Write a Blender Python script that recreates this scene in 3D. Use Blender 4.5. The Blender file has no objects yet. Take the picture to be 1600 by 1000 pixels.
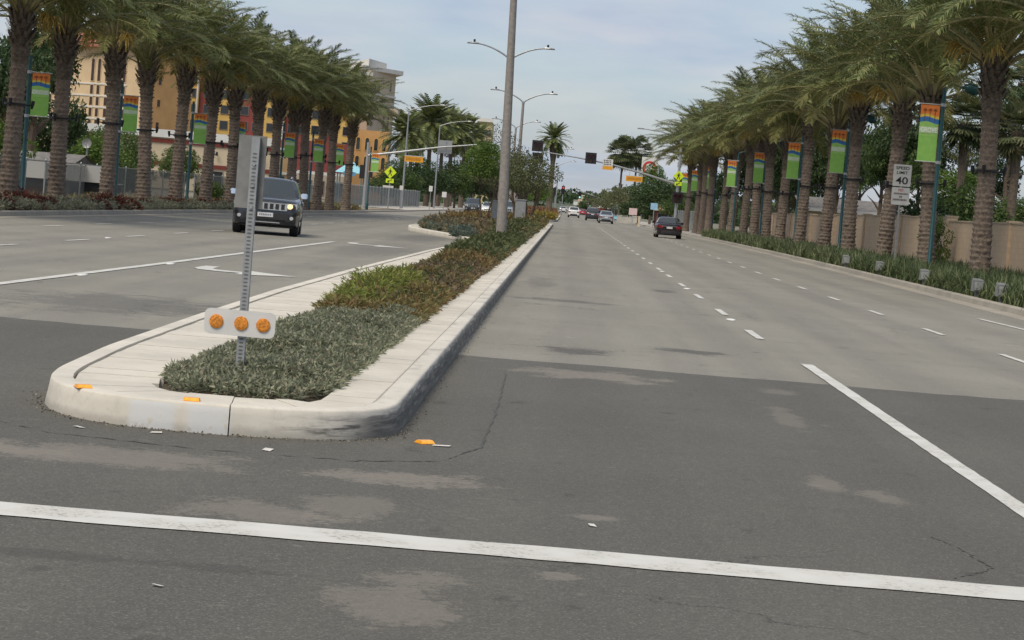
import bpy, math, random
import numpy as np
from mathutils import Matrix, Vector
R = math.radians
scene = bpy.context.scene
col = scene.collection
random.seed(7)
rng = np.random.default_rng(7)

# ------------------------------------------------------------------ camera, sky, sun, exposure
CAM_H = 1.55
FPX = 3400.0
cr = Vector((0.9964909809661479, 0.025252241512050334, 0.07980005734171841))
cu = Vector((-0.08102003885044742, 0.05167900588512627, 0.9953718067412786))
cb = Vector((0.021011381625120576, -0.9983444318717575, 0.053543600858192))
cam_data = bpy.data.cameras.new('camera')
cam = bpy.data.objects.new('camera', cam_data)
col.objects.link(cam)
cam_data.sensor_width = 36.0
cam_data.lens = FPX * 36.0 / 1600.0
cam_data.clip_start = 0.1
cam_data.clip_end = 12000
cam.matrix_world = Matrix(((cr.x, cu.x, cb.x, 0), (cr.y, cu.y, cb.y, 0), (cr.z, cu.z, cb.z, CAM_H), (0, 0, 0, 1)))
scene.camera = cam

SUN_EL, SUN_AZ = 56.0, 214.0     # degrees; azimuth measured clockwise from +Y (behind and left)
world = bpy.data.worlds.new('World')
scene.world = world
world.use_nodes = True
wt = world.node_tree
wt.nodes.clear()
def wn(t, **kw):
    n = wt.nodes.new(t)
    for k, v in kw.items(): setattr(n, k, v)
    return n
sky = wn('ShaderNodeTexSky', sky_type='NISHITA', sun_disc=False, sun_elevation=R(SUN_EL), sun_rotation=R(SUN_AZ), air_density=1.0, dust_density=1.5, ozone_density=1.2)
tc = wn('ShaderNodeTexCoord')
sep = wn('ShaderNodeSeparateXYZ')
zadd = wn('ShaderNodeMath', operation='ADD'); zadd.inputs[1].default_value = 0.16
zmax = wn('ShaderNodeMath', operation='MAXIMUM'); zmax.inputs[1].default_value = 0.05
dx = wn('ShaderNodeMath', operation='DIVIDE'); dy = wn('ShaderNodeMath', operation='DIVIDE')
comb = wn('ShaderNodeCombineXYZ')
cn = wn('ShaderNodeTexNoise'); cn.inputs['Scale'].default_value = 1.15; cn.inputs['Detail'].default_value = 7; cn.inputs['Roughness'].default_value = 0.5; cn.inputs['Distortion'].default_value = 0.4
cramp = wn('ShaderNodeMapRange', interpolation_type='SMOOTHSTEP'); cramp.inputs[1].default_value = 0.40; cramp.inputs[2].default_value = 0.66; cramp.inputs[3].default_value = 0.52; cramp.inputs[4].default_value = 1.0
skyscale = wn('ShaderNodeVectorMath', operation='SCALE'); skyscale.inputs['Scale'].default_value = 0.10
cn2 = wn('ShaderNodeTexNoise'); cn2.inputs['Scale'].default_value = 2.6; cn2.inputs['Detail'].default_value = 5
cr2 = wn('ShaderNodeValToRGB')
cr2.color_ramp.elements[0].position = 0.35; cr2.color_ramp.elements[0].color = (0.305, 0.372, 0.480, 1)
cr2.color_ramp.elements[1].position = 0.70; cr2.color_ramp.elements[1].color = (0.455, 0.465, 0.510, 1)
mixc = wn('ShaderNodeMix', data_type='RGBA')
bg = wn('ShaderNodeBackground'); bg.inputs['Strength'].default_value = 1.0
wout = wn('ShaderNodeOutputWorld')
L = wt.links.new
L(tc.outputs['Generated'], sep.inputs[0]); L(sep.outputs[2], zadd.inputs[0]); L(zadd.outputs[0], zmax.inputs[0])
L(sep.outputs[0], dx.inputs[0]); L(zmax.outputs[0], dx.inputs[1]); L(sep.outputs[1], dy.inputs[0]); L(zmax.outputs[0], dy.inputs[1])
L(dx.outputs[0], comb.inputs[0]); L(dy.outputs[0], comb.inputs[1])
L(comb.outputs[0], cn.inputs['Vector']); L(comb.outputs[0], cn2.inputs['Vector'])
L(cn.outputs[0], cramp.inputs[0]); L(cn2.outputs[0], cr2.inputs[0])
L(sky.outputs[0], skyscale.inputs[0])
L(cramp.outputs[0], mixc.inputs['Factor']); L(skyscale.outputs[0], mixc.inputs['A']); L(cr2.outputs[0], mixc.inputs['B'])
L(mixc.outputs['Result'], bg.inputs['Color']); L(bg.outputs[0], wout.inputs[0])

sun_data = bpy.data.lights.new('sun', 'SUN')
sun_data.energy = 2.2
sun_data.angle = R(30)
sun_data.color = (1.0, 0.90, 0.74)
sun = bpy.data.objects.new('sun', sun_data)
col.objects.link(sun)
az, el = R(SUN_AZ), R(SUN_EL)
sdir = Vector((math.sin(az) * math.cos(el), math.cos(az) * math.cos(el), math.sin(el)))
sun.rotation_euler = sdir.to_track_quat('Z', 'Y').to_euler()
vs = scene.view_settings
vs.view_transform = 'Standard'; vs.look = 'None'; vs.gamma = 1.0; vs.use_curve_mapping = False
vs.exposure = 0.47
scene.render.filter_size = 1.6

# ------------------------------------------------------------------ helpers
def at(x, y, Y):
    """world point seen at photo pixel (x, y) at road distance Y"""
    d = cr * ((x - 800) / FPX) - cu * ((y - 500) / FPX) - cb
    t = Y / d.y
    return Vector((d.x * t, Y, CAM_H + d.z * t))

ORD = ['first', 'second', 'third', 'fourth', 'fifth', 'sixth', 'seventh', 'eighth', 'ninth', 'tenth', 'eleventh', 'twelfth',
       'thirteenth', 'fourteenth', 'fifteenth', 'sixteenth', 'seventeenth', 'eighteenth', 'nineteenth', 'twentieth']

def tag(o, label=None, cat=None, group=None, kind=None):
    if label: o['label'] = label
    if cat: o['category'] = cat
    if group: o['group'] = group
    if kind: o['kind'] = kind
    return o

def thing(name, label, cat, loc=(0, 0, 0), rz=0.0, group=None):
    o = bpy.data.objects.new(name, None)
    col.objects.link(o)
    o.location = loc; o.rotation_euler = (0, 0, rz); o.empty_display_size = 0.2
    return tag(o, label, cat, group)

def inst(name, mesh, parent=None, loc=(0, 0, 0), rot=(0, 0, 0), scale=(1, 1, 1)):
    o = bpy.data.objects.new(name, mesh)
    col.objects.link(o)
    o.parent = parent
    o.location = loc; o.rotation_euler = rot; o.scale = scale
    return o

class B:
    """collects faces for one mesh"""
    def __init__(self):
        self.v = []; self.f = []; self.m = []; self.cur = 0
    def mat(self, i): self.cur = i; return self
    def face(self, pts):
        n = len(self.v)
        self.v += [tuple(p) for p in pts]
        self.f.append(tuple(range(n, n + len(pts)))); self.m.append(self.cur)
        return self
    def grid(self, rows, closed=False):
        n = len(self.v); w = len(rows[0])
        for r in rows: self.v += [tuple(p) for p in r]
        for i in range(len(rows) - 1):
            for j in range(w if closed else w - 1):
                k = (j + 1) % w
                self.f.append((n + i * w + j, n + i * w + k, n + (i + 1) * w + k, n + (i + 1) * w + j)); self.m.append(self.cur)
        return self
    def box(self, x0, x1, y0, y1, z0, z1, M=None):
        p = [(x0, y0, z0), (x1, y0, z0), (x1, y1, z0), (x0, y1, z0), (x0, y0, z1), (x1, y0, z1), (x1, y1, z1), (x0, y1, z1)]
        if M is not None: p = [tuple(M @ Vector(q)) for q in p]
        n = len(self.v); self.v += p
        for f in ((0, 3, 2, 1), (4, 5, 6, 7), (0, 1, 5, 4), (1, 2, 6, 5), (2, 3, 7, 6), (3, 0, 4, 7)):
            self.f.append(tuple(n + i for i in f)); self.m.append(self.cur)
        return self
    def tube(self, pts, rad, n=8, cap=True):
        pts = [Vector(p) for p in pts]
        if not hasattr(rad, '__len__'): rad = [rad] * len(pts)
        rows = []; prev = None
        for i, p in enumerate(pts):
            t = (pts[min(i + 1, len(pts) - 1)] - pts[max(i - 1, 0)]).normalized()
            a = prev if prev is not None else (Vector((1, 0, 0)) if abs(t.x) < 0.9 else Vector((0, 1, 0)))
            u = (a - t * a.dot(t)).normalized(); w = t.cross(u); prev = u
            rows.append([p + (u * math.cos(2 * math.pi * k / n) + w * math.sin(2 * math.pi * k / n)) * rad[i] for k in range(n)])
        self.grid(rows, True)
        if cap: self.face(rows[0][::-1]); self.face(rows[-1])
        return self
    def prism(self, poly, z0, z1):
        n = len(poly)
        a = sum(poly[i][0] * poly[(i + 1) % n][1] - poly[(i + 1) % n][0] * poly[i][1] for i in range(n))
        if a < 0: poly = poly[::-1]
        self.face([(x, y, z1) for x, y in poly]); self.face([(x, y, z0) for x, y in poly[::-1]])
        for i in range(n):
            (xa, ya), (xb, yb) = poly[i], poly[(i + 1) % n]
            self.face([(xa, ya, z0), (xb, yb, z0), (xb, yb, z1), (xa, ya, z1)])
        return self
    def mesh(self, name, mats, smooth=None):
        me = bpy.data.meshes.new(name)
        me.from_pydata(self.v, [], self.f)
        for m in (mats if isinstance(mats, (list, tuple)) else [mats]): me.materials.append(m)
        me.polygons.foreach_set('material_index', self.m)
        if smooth:
            import bmesh
            bm = bmesh.new(); bm.from_mesh(me); bmesh.ops.remove_doubles(bm, verts=bm.verts, dist=1e-5)
            bmesh.ops.recalc_face_normals(bm, faces=bm.faces); bm.to_mesh(me); bm.free()
            me.polygons.foreach_set('use_smooth', [True] * len(me.polygons))
            me.set_sharp_from_angle(angle=R(smooth))
        me.update()
        return me
    def build(self, name, mats, parent=None, smooth=None, loc=(0, 0, 0), rot=(0, 0, 0)):
        return inst(name, self.mesh(name, mats, smooth), parent, loc, rot)

def np_mesh(name, V, F, mats, mi=None):
    """V (n,3) floats, F (m,4) ints"""
    me = bpy.data.meshes.new(name)
    V = np.asarray(V, dtype=np.float32); F = np.asarray(F, dtype=np.int32)
    me.vertices.add(len(V)); me.vertices.foreach_set('co', V.ravel())
    k = F.shape[1]
    me.loops.add(F.size); me.loops.foreach_set('vertex_index', F.ravel())
    me.polygons.add(len(F)); me.polygons.foreach_set('loop_start', np.arange(0, F.size, k, dtype=np.int32))
    me.polygons.foreach_set('loop_total', np.full(len(F), k, dtype=np.int32))
    for m in (mats if isinstance(mats, (list, tuple)) else [mats]): me.materials.append(m)
    if mi is not None: me.polygons.foreach_set('material_index', np.asarray(mi, dtype=np.int32))
    me.update(calc_edges=True)
    return me

def unit(a): return a / np.maximum(np.linalg.norm(a, axis=1, keepdims=True), 1e-9)

def leaves(P, D, ln, wd, droop=0.0, r=rng):
    """diamond leaves at P pointing along D; returns verts, quads"""
    n = len(P)
    D = unit(D); a = unit(r.normal(size=(n, 3))); S = unit(np.cross(D, a))
    ln = np.broadcast_to(ln, n)[:, None]; wd = np.broadcast_to(wd, n)[:, None]
    Nn = np.cross(S, D)
    mid = P + D * ln * 0.45 + Nn * ln * 0.06
    tip = P + D * ln - np.array([0, 0, 1]) * ln * droop
    V = np.stack([P, mid + S * wd * 0.5, tip, mid - S * wd * 0.5], 1).reshape(-1, 3)
    F = np.arange(4 * n).reshape(n, 4)
    return V, F

def copy_tree(o, parent=None):
    c = o.copy(); col.objects.link(c); c.parent = parent
    for ch in o.children: copy_tree(ch, c)
    return c

# ------------------------------------------------------------------ materials
class NT:
    def __init__(self, name):
        self.m = bpy.data.materials.new(name); self.m.use_nodes = True
        self.t = self.m.node_tree; self.p = self.t.nodes['Principled BSDF']; self.out = self.t.nodes['Material Output']
        self._pos = None
    def n(self, typ, ins=None, **kw):
        x = self.t.nodes.new(typ)
        for k, v in kw.items(): setattr(x, k, v)
        for k, v in (ins or {}).items():
            if isinstance(v, bpy.types.NodeSocket): self.t.links.new(v, x.inputs[k])
            else: x.inputs[k].default_value = v
        return x
    def pos(self):
        if self._pos is None: self._pos = self.n('ShaderNodeTexCoord').outputs['Object']
        return self._pos
    def math(self, op, a, b=0.0, c=0.0, clamp=False): return self.n('ShaderNodeMath', {0: a, 1: b, 2: c}, operation=op, use_clamp=clamp).outputs[0]
    def noise(self, scale, detail=4, rough=0.55, vec=None, dist=0.0): return self.n('ShaderNodeTexNoise', {'Vector': vec or self.pos(), 'Scale': scale, 'Detail': detail, 'Roughness': rough, 'Distortion': dist}).outputs[0]
    def map(self, v, a, b, c=0.0, d=1.0): return self.n('ShaderNodeMapRange', {0: v, 1: a, 2: b, 3: c, 4: d}, interpolation_type='SMOOTHSTEP').outputs[0]
    def mix(self, f, a, b, bt='MIX'):
        a = a if isinstance(a, bpy.types.NodeSocket) else (*a, 1) if len(a) == 3 else a
        b = b if isinstance(b, bpy.types.NodeSocket) else (*b, 1) if len(b) == 3 else b
        return self.n('ShaderNodeMix', {'Factor': f, 'A': a, 'B': b}, data_type='RGBA', blend_type=bt).outputs['Result']
    def vscale(self, sx, sy, sz=1.0): return self.n('ShaderNodeVectorMath', {0: self.pos(), 1: (sx, sy, sz)}, operation='MULTIPLY').outputs[0]
    def link(self, s, name):
        if isinstance(s, bpy.types.NodeSocket): self.t.links.new(s, self.p.inputs[name])
        else: self.p.inputs[name].default_value = s
    def bump(self, h, strength=0.3, dist=0.01):
        b = self.n('ShaderNodeBump', {'Height': h, 'Strength': strength, 'Distance': dist}); self.link(b.outputs[0], 'Normal')
    def ramp(self, f, els):
        r = self.n('ShaderNodeValToRGB', {0: f}); cr_ = r.color_ramp
        while len(cr_.elements) < len(els): cr_.elements.new(0.5)
        for e, (p, c) in zip(cr_.elements, els): e.position = p; e.color = (*c, 1)
        return r.outputs[0]

def plain(name, c, rough=0.6, metal=0.0, var=0.12, scale=6.0, bump=0.0, spec=0.5, coat=0.0):
    k = NT(name)
    nz = k.noise(scale, 5)
    c2 = tuple(x * (1 - var) for x in c); c3 = tuple(min(1, x * (1 + var)) for x in c)
    k.link(k.mix(k.map(nz, 0.3, 0.7), c2, c3), 'Base Color')
    k.link(k.map(k.noise(scale * 3, 3), 0.3, 0.7, max(0.02, rough - 0.08), min(1, rough + 0.08)), 'Roughness')
    k.link(metal, 'Metallic'); k.link(spec, 'Specular IOR Level')
    if coat: k.link(coat, 'Coat Weight'); k.link(0.04, 'Coat Roughness')
    if bump: k.bump(k.noise(scale * 6, 4), bump, 0.02)
    return k.m

def emit(name, c, s):
    k = NT(name); k.link((*c, 1), 'Base Color'); k.link((*c, 1), 'Emission Color'); k.link(s, 'Emission Strength'); k.link(0.3, 'Roughness'); return k.m

def foliage(name, cols, rough=0.55, trans=0.3):
    k = NT(name)
    ri = k.n('ShaderNodeNewGeometry').outputs['Random Per Island']
    oi = k.n('ShaderNodeObjectInfo').outputs['Random']
    f = k.math('ADD', k.math('MULTIPLY', ri, 0.75), k.math('MULTIPLY', oi, 0.25))
    n = len(cols)
    c = k.ramp(f, [(0.1 + 0.8 * i / (n - 1), cc) for i, cc in enumerate(cols)])
    k.link(c, 'Base Color'); k.link(rough, 'Roughness'); k.link(0.25, 'Specular IOR Level')
    tr = k.n('ShaderNodeBsdfTranslucent', {'Color': c})
    mx = k.n('ShaderNodeMixShader', {0: trans, 1: k.p.outputs[0], 2: tr.outputs[0]})
    k.t.links.new(mx.outputs[0], k.out.inputs[0])
    return k.m

def asphalt(name, base, dark, blobs=(), wear=0.0):
    k = NT(name)
    dist = k.n('ShaderNodeTexNoise', {'Vector': k.pos(), 'Scale': 2.2, 'Detail': 6, 'Roughness': 0.65})
    fine = k.noise(85, 4, 0.75); mid = k.noise(17, 6, 0.65); big = k.noise(0.35, 4, 0.55)
    streak = k.noise(1.0, 4, 0.6, k.vscale(1.5, 0.07))
    c = k.mix(k.map(big, 0.3, 0.7), tuple(x * 0.90 for x in base), tuple(x * 1.08 for x in base))
    c = k.mix(k.math('MULTIPLY', k.map(streak, 0.42, 0.68), 0.34), c, dark)
    if wear:
        sx = k.n('ShaderNodeSeparateXYZ', {0: k.pos()}).outputs[0]
        w = k.math('SINE', k.math('MULTIPLY', k.math('ADD', sx, 0.1), 2 * math.pi / 1.78))
        c = k.mix(k.math('MULTIPLY', k.map(w, -0.2, 1.0), wear), c, dark)
    c = k.mix(k.math('MULTIPLY', k.map(mid, 0.30, 0.72), 0.40), c, tuple(x * 0.62 for x in base))
    c = k.mix(k.math('MULTIPLY', k.map(fine, 0.52, 0.72), 0.75), c, tuple(min(1, x * 2.5) for x in base))
    c = k.mix(k.math('MULTIPLY', k.map(fine, 0.48, 0.28), 0.75), c, tuple(x * 0.45 for x in base))
    ov = k.noise(5.0, 4, 0.6, k.vscale(0.8, 1.0)); c = k.mix(k.math('MULTIPLY', k.map(ov, 0.64, 0.74), 0.45), c, tuple(min(1, x * 1.8) for x in base))
    ov2 = k.noise(3.1, 5, 0.65, k.vscale(0.9, 0.6)); c = k.mix(k.math('MULTIPLY', k.map(ov2, 0.60, 0.72), 0.55), c, tuple(x * 0.6 for x in dark))
    # hairline cracks
    vp = k.n('ShaderNodeVectorMath', {0: k.pos(), 1: k.n('ShaderNodeVectorMath', {0: dist.outputs[1], 'Scale': 0.9}, operation='SCALE').outputs[0]}, operation='ADD').outputs[0]
    vor = k.n('ShaderNodeTexVoronoi', {'Vector': vp, 'Scale': 0.32}, feature='DISTANCE_TO_EDGE').outputs[0]
    gate = k.map(k.noise(0.16, 2), 0.52, 0.60)
    c = k.mix(k.math('MULTIPLY', k.math('MULTIPLY', k.map(vor, 0.006, 0.0), gate), 0.75), c, tuple(x * 0.4 for x in dark))
    ns = k.math('SUBTRACT', dist.outputs[0], 0.5)
    fray = k.noise(22, 6, 0.8)
    for (cx, cy, rx, ry, cc, st) in blobs:
        v = k.n('ShaderNodeVectorMath', {0: k.n('ShaderNodeVectorMath', {0: k.pos(), 1: (cx, cy, 0)}, operation='SUBTRACT').outputs[0], 1: (1 / rx, 1 / ry, 0)}, operation='MULTIPLY').outputs[0]
        ln = k.n('ShaderNodeVectorMath', {0: v}, operation='LENGTH').outputs['Value']
        ln = k.math('ADD', k.math('ADD', ln, k.math('MULTIPLY', ns, 3.2)), k.math('MULTIPLY', k.math('SUBTRACT', fray, 0.5), 2.6))
        c = k.mix(k.math('MULTIPLY', k.map(ln, 1.18, 0.70), k.math('MULTIPLY', k.map(mid, 0.25, 0.6, 0.55, 1.0), st)), c, cc)
    k.link(c, 'Base Color'); k.link(0.88, 'Roughness'); k.link(0.3, 'Specular IOR Level')
    k.bump(k.math('ADD', k.math('MULTIPLY', fine, 0.6), mid), 0.55, 0.006)
    return k.m

PALE = (0.225, 0.202, 0.170)
M = {}
M['road'] = asphalt('old_asphalt', (0.246, 0.233, 0.196), (0.13, 0.124, 0.114),
    [(0.06, 36.1, 0.9, 0.5, (0.07, 0.066, 0.06), 0.6), (1.57, 25.2, 0.35, 0.5, (0.07, 0.066, 0.06), 0.8), (0.22, 23.7, 0.35, 0.55, (0.075, 0.07, 0.065), 0.8),
     (2.1, 44.6, 0.25, 0.8, (0.08, 0.075, 0.07), 0.7), (-0.4, 44, 0.3, 3, (0.09, 0.085, 0.08), 0.5), (-5.2, 25.5, 1.3, 1.8, (0.09, 0.087, 0.082), 0.6), (-5.0, 58, 1.0, 6, (0.11, 0.105, 0.1), 0.5), (-5.3, 80, 1.2, 7, (0.09, 0.087, 0.08), 0.6)], wear=0.26)
M['dark_road'] = asphalt('dark_asphalt', (0.112, 0.107, 0.092), (0.080, 0.077, 0.070),
    [(0.35, 20.3, 0.62, 0.55, PALE, 0.8), (-0.76, 11.85, 0.42, 0.28, PALE, 0.75), (-2.45, 11.75, 0.75, 0.42, PALE, 0.62), (-3.4, 11.7, 0.7, 0.3, PALE, 0.5), (-1.35, 10.2, 0.4, 0.3, PALE, 0.55),
     (-0.55, 8.3, 0.2, 0.55, PALE, 0.55), (-1.0, 10.6, 0.22, 0.5, PALE, 0.45), (0.25, 10.9, 0.12, 0.12, PALE, 0.6), (1.7, 13.2, 0.1, 0.35, PALE, 0.5), (2.0, 12.7, 0.14, 0.3, PALE, 0.5), (1.9, 17.5, 0.12, 0.8, PALE, 0.4), (2.1, 20.2, 0.18, 0.35, PALE, 0.4), (0.1, 9.1, 0.1, 0.1, PALE, 0.6), (-2.0, 8.6, 0.9, 0.1, (0.05, 0.049, 0.046), 0.5)], wear=0.22)
M['paint'] = NT('road_paint')
k = M['paint']
nz = k.noise(38, 6, 0.75); nb = k.noise(3.0, 4)
wr = k.math('MULTIPLY', k.map(nz, 0.50, 0.66), k.map(nb, 0.42, 0.64))
k.link(k.mix(wr, k.mix(k.map(nb, 0.3, 0.7), (0.60, 0.59, 0.55), (0.52, 0.51, 0.46)), (0.22, 0.21, 0.19)), 'Base Color'); k.link(0.75, 'Roughness'); k.bump(nz, 0.3, 0.004)
M['paint'] = k.m

def concrete(name, base, kerb=False):
    k = NT(name)
    big = k.noise(1.3, 5); mid = k.noise(14, 6, 0.65); fine = k.noise(180, 3, 0.7)
    c = k.mix(k.map(big, 0.3, 0.7), tuple(x * 0.88 for x in base), tuple(min(1, x * 1.08) for x in base))
    c = k.mix(k.math('MULTIPLY', k.map(mid, 0.48, 0.72), 0.30), c, tuple(x * 0.62 for x in base))
    c = k.mix(k.math('MULTIPLY', k.map(fine, 0.56, 0.72), 0.25), c, tuple(x * 0.55 for x in base))
    if kerb:
        s = k.n('ShaderNodeSeparateXYZ', {0: k.pos()})
        X, Y, Z = s.outputs
        st = k.n('ShaderNodeTexNoise', {'Vector': k.vscale(1.6, 0.8, 12.0), 'Scale': 2.0, 'Detail': 7, 'Roughness': 0.7}).outputs[0]
        # tyre scuffs and road grime on the face beside the traffic lane
        face = k.map(k.math('ADD', Z, k.math('MULTIPLY', k.math('SUBTRACT', st, 0.5), 0.30)), 0.185, 0.115)
        right = k.math('MAXIMUM', k.map(X, -1.30, -1.08), k.math('MULTIPLY', k.math('MULTIPLY', k.map(X, -1.80, -1.30), k.map(Y, 14.3, 13.9)), k.map(st, 0.42, 0.62)))
        c = k.mix(k.math('MULTIPLY', k.math('MULTIPLY', face, right), k.map(st, 0.30, 0.58, 0.5, 0.95)), c, (0.085, 0.082, 0.078))
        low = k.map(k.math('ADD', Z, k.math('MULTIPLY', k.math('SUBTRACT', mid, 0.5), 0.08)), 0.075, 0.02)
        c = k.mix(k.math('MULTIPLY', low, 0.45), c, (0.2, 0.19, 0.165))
        # repainted white rectangles on the nose
        nose = k.map(Y, 13.50, 13.42)
        face2 = k.map(Z, 0.172, 0.165)
        def band(a, b): return k.math('MULTIPLY', k.map(X, a - 0.02, a + 0.04), k.map(X, b + 0.02, b - 0.04))
        pm = k.math('ADD', band(-2.58, -2.27), band(-2.21, -1.93), clamp=True)
        pm = k.math('MULTIPLY', k.math('MULTIPLY', pm, nose), k.map(mid, 0.72, 0.55))
        c = k.mix(k.math('MULTIPLY', k.math('MULTIPLY', pm, face2), 0.62), c, (0.56, 0.58, 0.60))
    k.link(c, 'Base Color'); k.link(0.85, 'Roughness'); k.link(0.3, 'Specular IOR Level')
    k.bump(k.math('ADD', mid, k.math('MULTIPLY', fine, 0.5)), 0.35, 0.006)
    return k.m
M['kerb'] = concrete('kerb_concrete', (0.60, 0.56, 0.485), True)
M['paver'] = concrete('paver_concrete', (0.58, 0.54, 0.46))
M['oldkerb'] = concrete('grey_kerb_concrete', (0.34, 0.31, 0.26))
M['walk'] = concrete('sidewalk_concrete', (0.45, 0.42, 0.37))
M['soil'] = plain('soil', (0.10, 0.075, 0.05), 0.95, var=0.35, scale=9, bump=0.8)
M['dirt'] = plain('dry_dirt', (0.26, 0.22, 0.15), 0.95, var=0.3, scale=1.2, bump=0.5)
M['ground'] = plain('ground_earth', (0.17, 0.16, 0.11), 0.95, var=0.3, scale=0.06)

# ------------------------------------------------------------------ ground, road, markings
b = B(); b.face([(-2500, -80, -0.06), (2500, -80, -0.06), (2500, 6000, -0.06), (-2500, 6000, -0.06)])
tag(b.build('ground', M['ground']), 'brown earth reaching to the horizon', 'ground', kind='structure')

LK = [(-16.1, -40), (-16.1, 60), (-16.1, 96), (-15.3, 120), (-14.5, 150), (-14.3, 200), (-14.3, 420), (-14.3, 900)]
RK = [(9.9, -40), (9.9, 46), (10.1, 61), (10.35, 80), (10.6, 110), (10.6, 150), (10.2, 190), (9.9, 240), (9.3, 300), (8.5, 380), (8.0, 900)]
b = B(); b.face([(x, y, 0.0) for x, y in RK] + [(x, y, 0.0) for x, y in LK[::-1]])
tag(b.build('road', M['road']), 'weathered grey asphalt road running away to the horizon', 'road', kind='structure')
b = B()
sx = np.linspace(-16.1, 9.9, 90)
edge = [(float(x), 21.6 + 0.05 * math.sin(x * 3.1) + 0.03 * math.sin(x * 11) + 0.02 * random.uniform(-1, 1), 0.004) for x in sx]
b.face([(-16.1, -40, 0.004), (9.9, -40, 0.004)] + edge[::-1])
tag(b.build('dark_asphalt_overlay', M['dark_road']), 'dark fresh asphalt of the junction in front', 'road', kind='structure')

def stripe(name, pts, w, label, cat='road marking', z=0.009, group=None):
    """flat painted strip along a polyline"""
    b = B(); rows = []
    P = [Vector((p[0], p[1], 0)) for p in pts]
    Q = []
    for i in range(len(P) - 1):
        m_ = max(1, int((P[i + 1] - P[i]).length / 0.22)) if P[i].y < 40 else 1
        Q += [P[i].lerp(P[i + 1], q / m_) for q in range(m_)]
    P = Q + [P[-1]]
    for i, p in enumerate(P):
        t = (P[min(i + 1, len(P) - 1)] - P[max(i - 1, 0)]).normalized(); n = Vector((t.y, -t.x, 0)); j1, j2 = random.uniform(-1, 1) * 0.03 * w, random.uniform(-1, 1) * 0.03 * w
        rows.append([(p + n * (w / 2 + j1))[:2] + (z,), (p - n * (w / 2 + j2))[:2] + (z,)])
    b.grid(rows)
    me = b.mesh(name, M['paint'])
    me.flip_normals()
    return tag(inst(name, me), label, cat, group, 'structure')
stripe('crosswalk_line', [(-16.0 + i * 1.0, 9.62 + 0.012 * math.sin(i * 1.7)) for i in range(26)], 0.37, 'wide white crosswalk line crossing the whole foreground')
stripe('lane_line', [(2.78, 10.6), (2.80, 17), (2.83, 24.5)], 0.135, 'solid white lane line right of the median in front')
stripe('lane_line', [(6.2, 14), (6.18, 23.5)], 0.12, 'solid white lane line at the lower right beyond the frame edge') if False else None
stripe('edge_line', [(8.45, 39), (8.3, 43.2)], 0.12, 'short white line beside the right kerb')
stripe('turn_lane_line', [(-7.2, 22.4), (-7.0, 37), (-6.73, 63.5)], 0.16, 'long white line of the left turn lane')
yy = 29.1
for i in range(26):
    stripe('lane_dash', [(2.72 + 0.0012 * (yy - 30), yy), (2.72 + 0.0012 * (yy - 30), yy + 2.1)], 0.11, ORD[min(i, 19)] + ' white dash of the inner right lane line, counted from the junction' if i < 20 else 'far white dashes of the inner right lane line', group='inner lane dashes right of the median')
    yy += 6.45
yy = 28.3
for i in range(22):
    x = 6.15 - 0.004 * min(yy - 28, 30) + (0.006 * (yy - 60) if yy > 60 else 0)
    stripe('lane_dash', [(x, yy), (x, yy + 1.9)], 0.105, ORD[min(i, 19)] + ' white dash of the outer right lane line, counted from the junction' if i < 20 else 'far white dashes of the outer right lane line', group='outer lane dashes right of the median')
    yy += 6.4
yy = 39.5
for i in range(16):
    stripe('lane_dash', [(-10.5, yy), (-10.45, yy + 1.9)], 0.11, ORD[i] + ' white dash of the lane line left of the turn lane', group='inner lane dashes left of the median')
    yy += 6.3
yy = 49.0
for i in range(14):
    stripe('lane_dash', [(-13.3, yy), (-13.25, yy + 1.9)], 0.11, ORD[i] + ' white dash of the lane line nearest the left kerb', group='outer lane dashes left of the median')
    yy += 6.3
stripe('stop_line', [(-0.9, 186), (9.5, 186)], 0.5, 'far white stop line ahead of the mast arm')

def turn_arrow(cx, cy, label):
    pts = [(-0.86, 1.9), (-0.60, 1.9), (-0.58, 0.95), (-0.45, 0.62), (-0.20, 0.50), (0.05, 0.45), (0.05, 1.1), (0.98, 0.2), (0.05, -0.7), (0.05, -0.05), (-0.40, 0.0), (-0.72, 0.25), (-0.86, 0.75)]
    b = B(); b.face([(cx + x, cy + y, 0.009) for x, y in pts][::-1])
    o = b.build('turn_arrow', M['paint']); tag(o, label, 'road marking', 'turn arrows in the left turn lane', 'structure')
turn_arrow(-5.45, 36.6, 'white turn arrow in the left turn lane, nearer one')
turn_arrow(-5.45, 62.5, 'white turn arrow in the left turn lane, farther one')

# raised white lane dots
dm = B(); dm.tube([(0, 0, 0), (0, 0, 0.012), (0, 0, 0.018)], [0.06, 0.055, 0.03], 10); dmesh = dm.mesh('lane_dot', plain('dot_ceramic', (0.68, 0.67, 0.62), 0.4))
for i, (x, y) in enumerate([(2.69, 34.0), (2.72, 47.0), (2.74, 59.8), (-6.85, 38), (-6.95, 31.5), (-10.45, 49.8), (-10.4, 36.6)]):
    tag(inst('lane_dot', dmesh, loc=(x, y, 0.006), scale=(1.3, 3.2, 1)), ORD[i] + ' small white raised dot on a lane line, from the right lane leftward', 'road stud', 'raised dots on the lanes')

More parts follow.
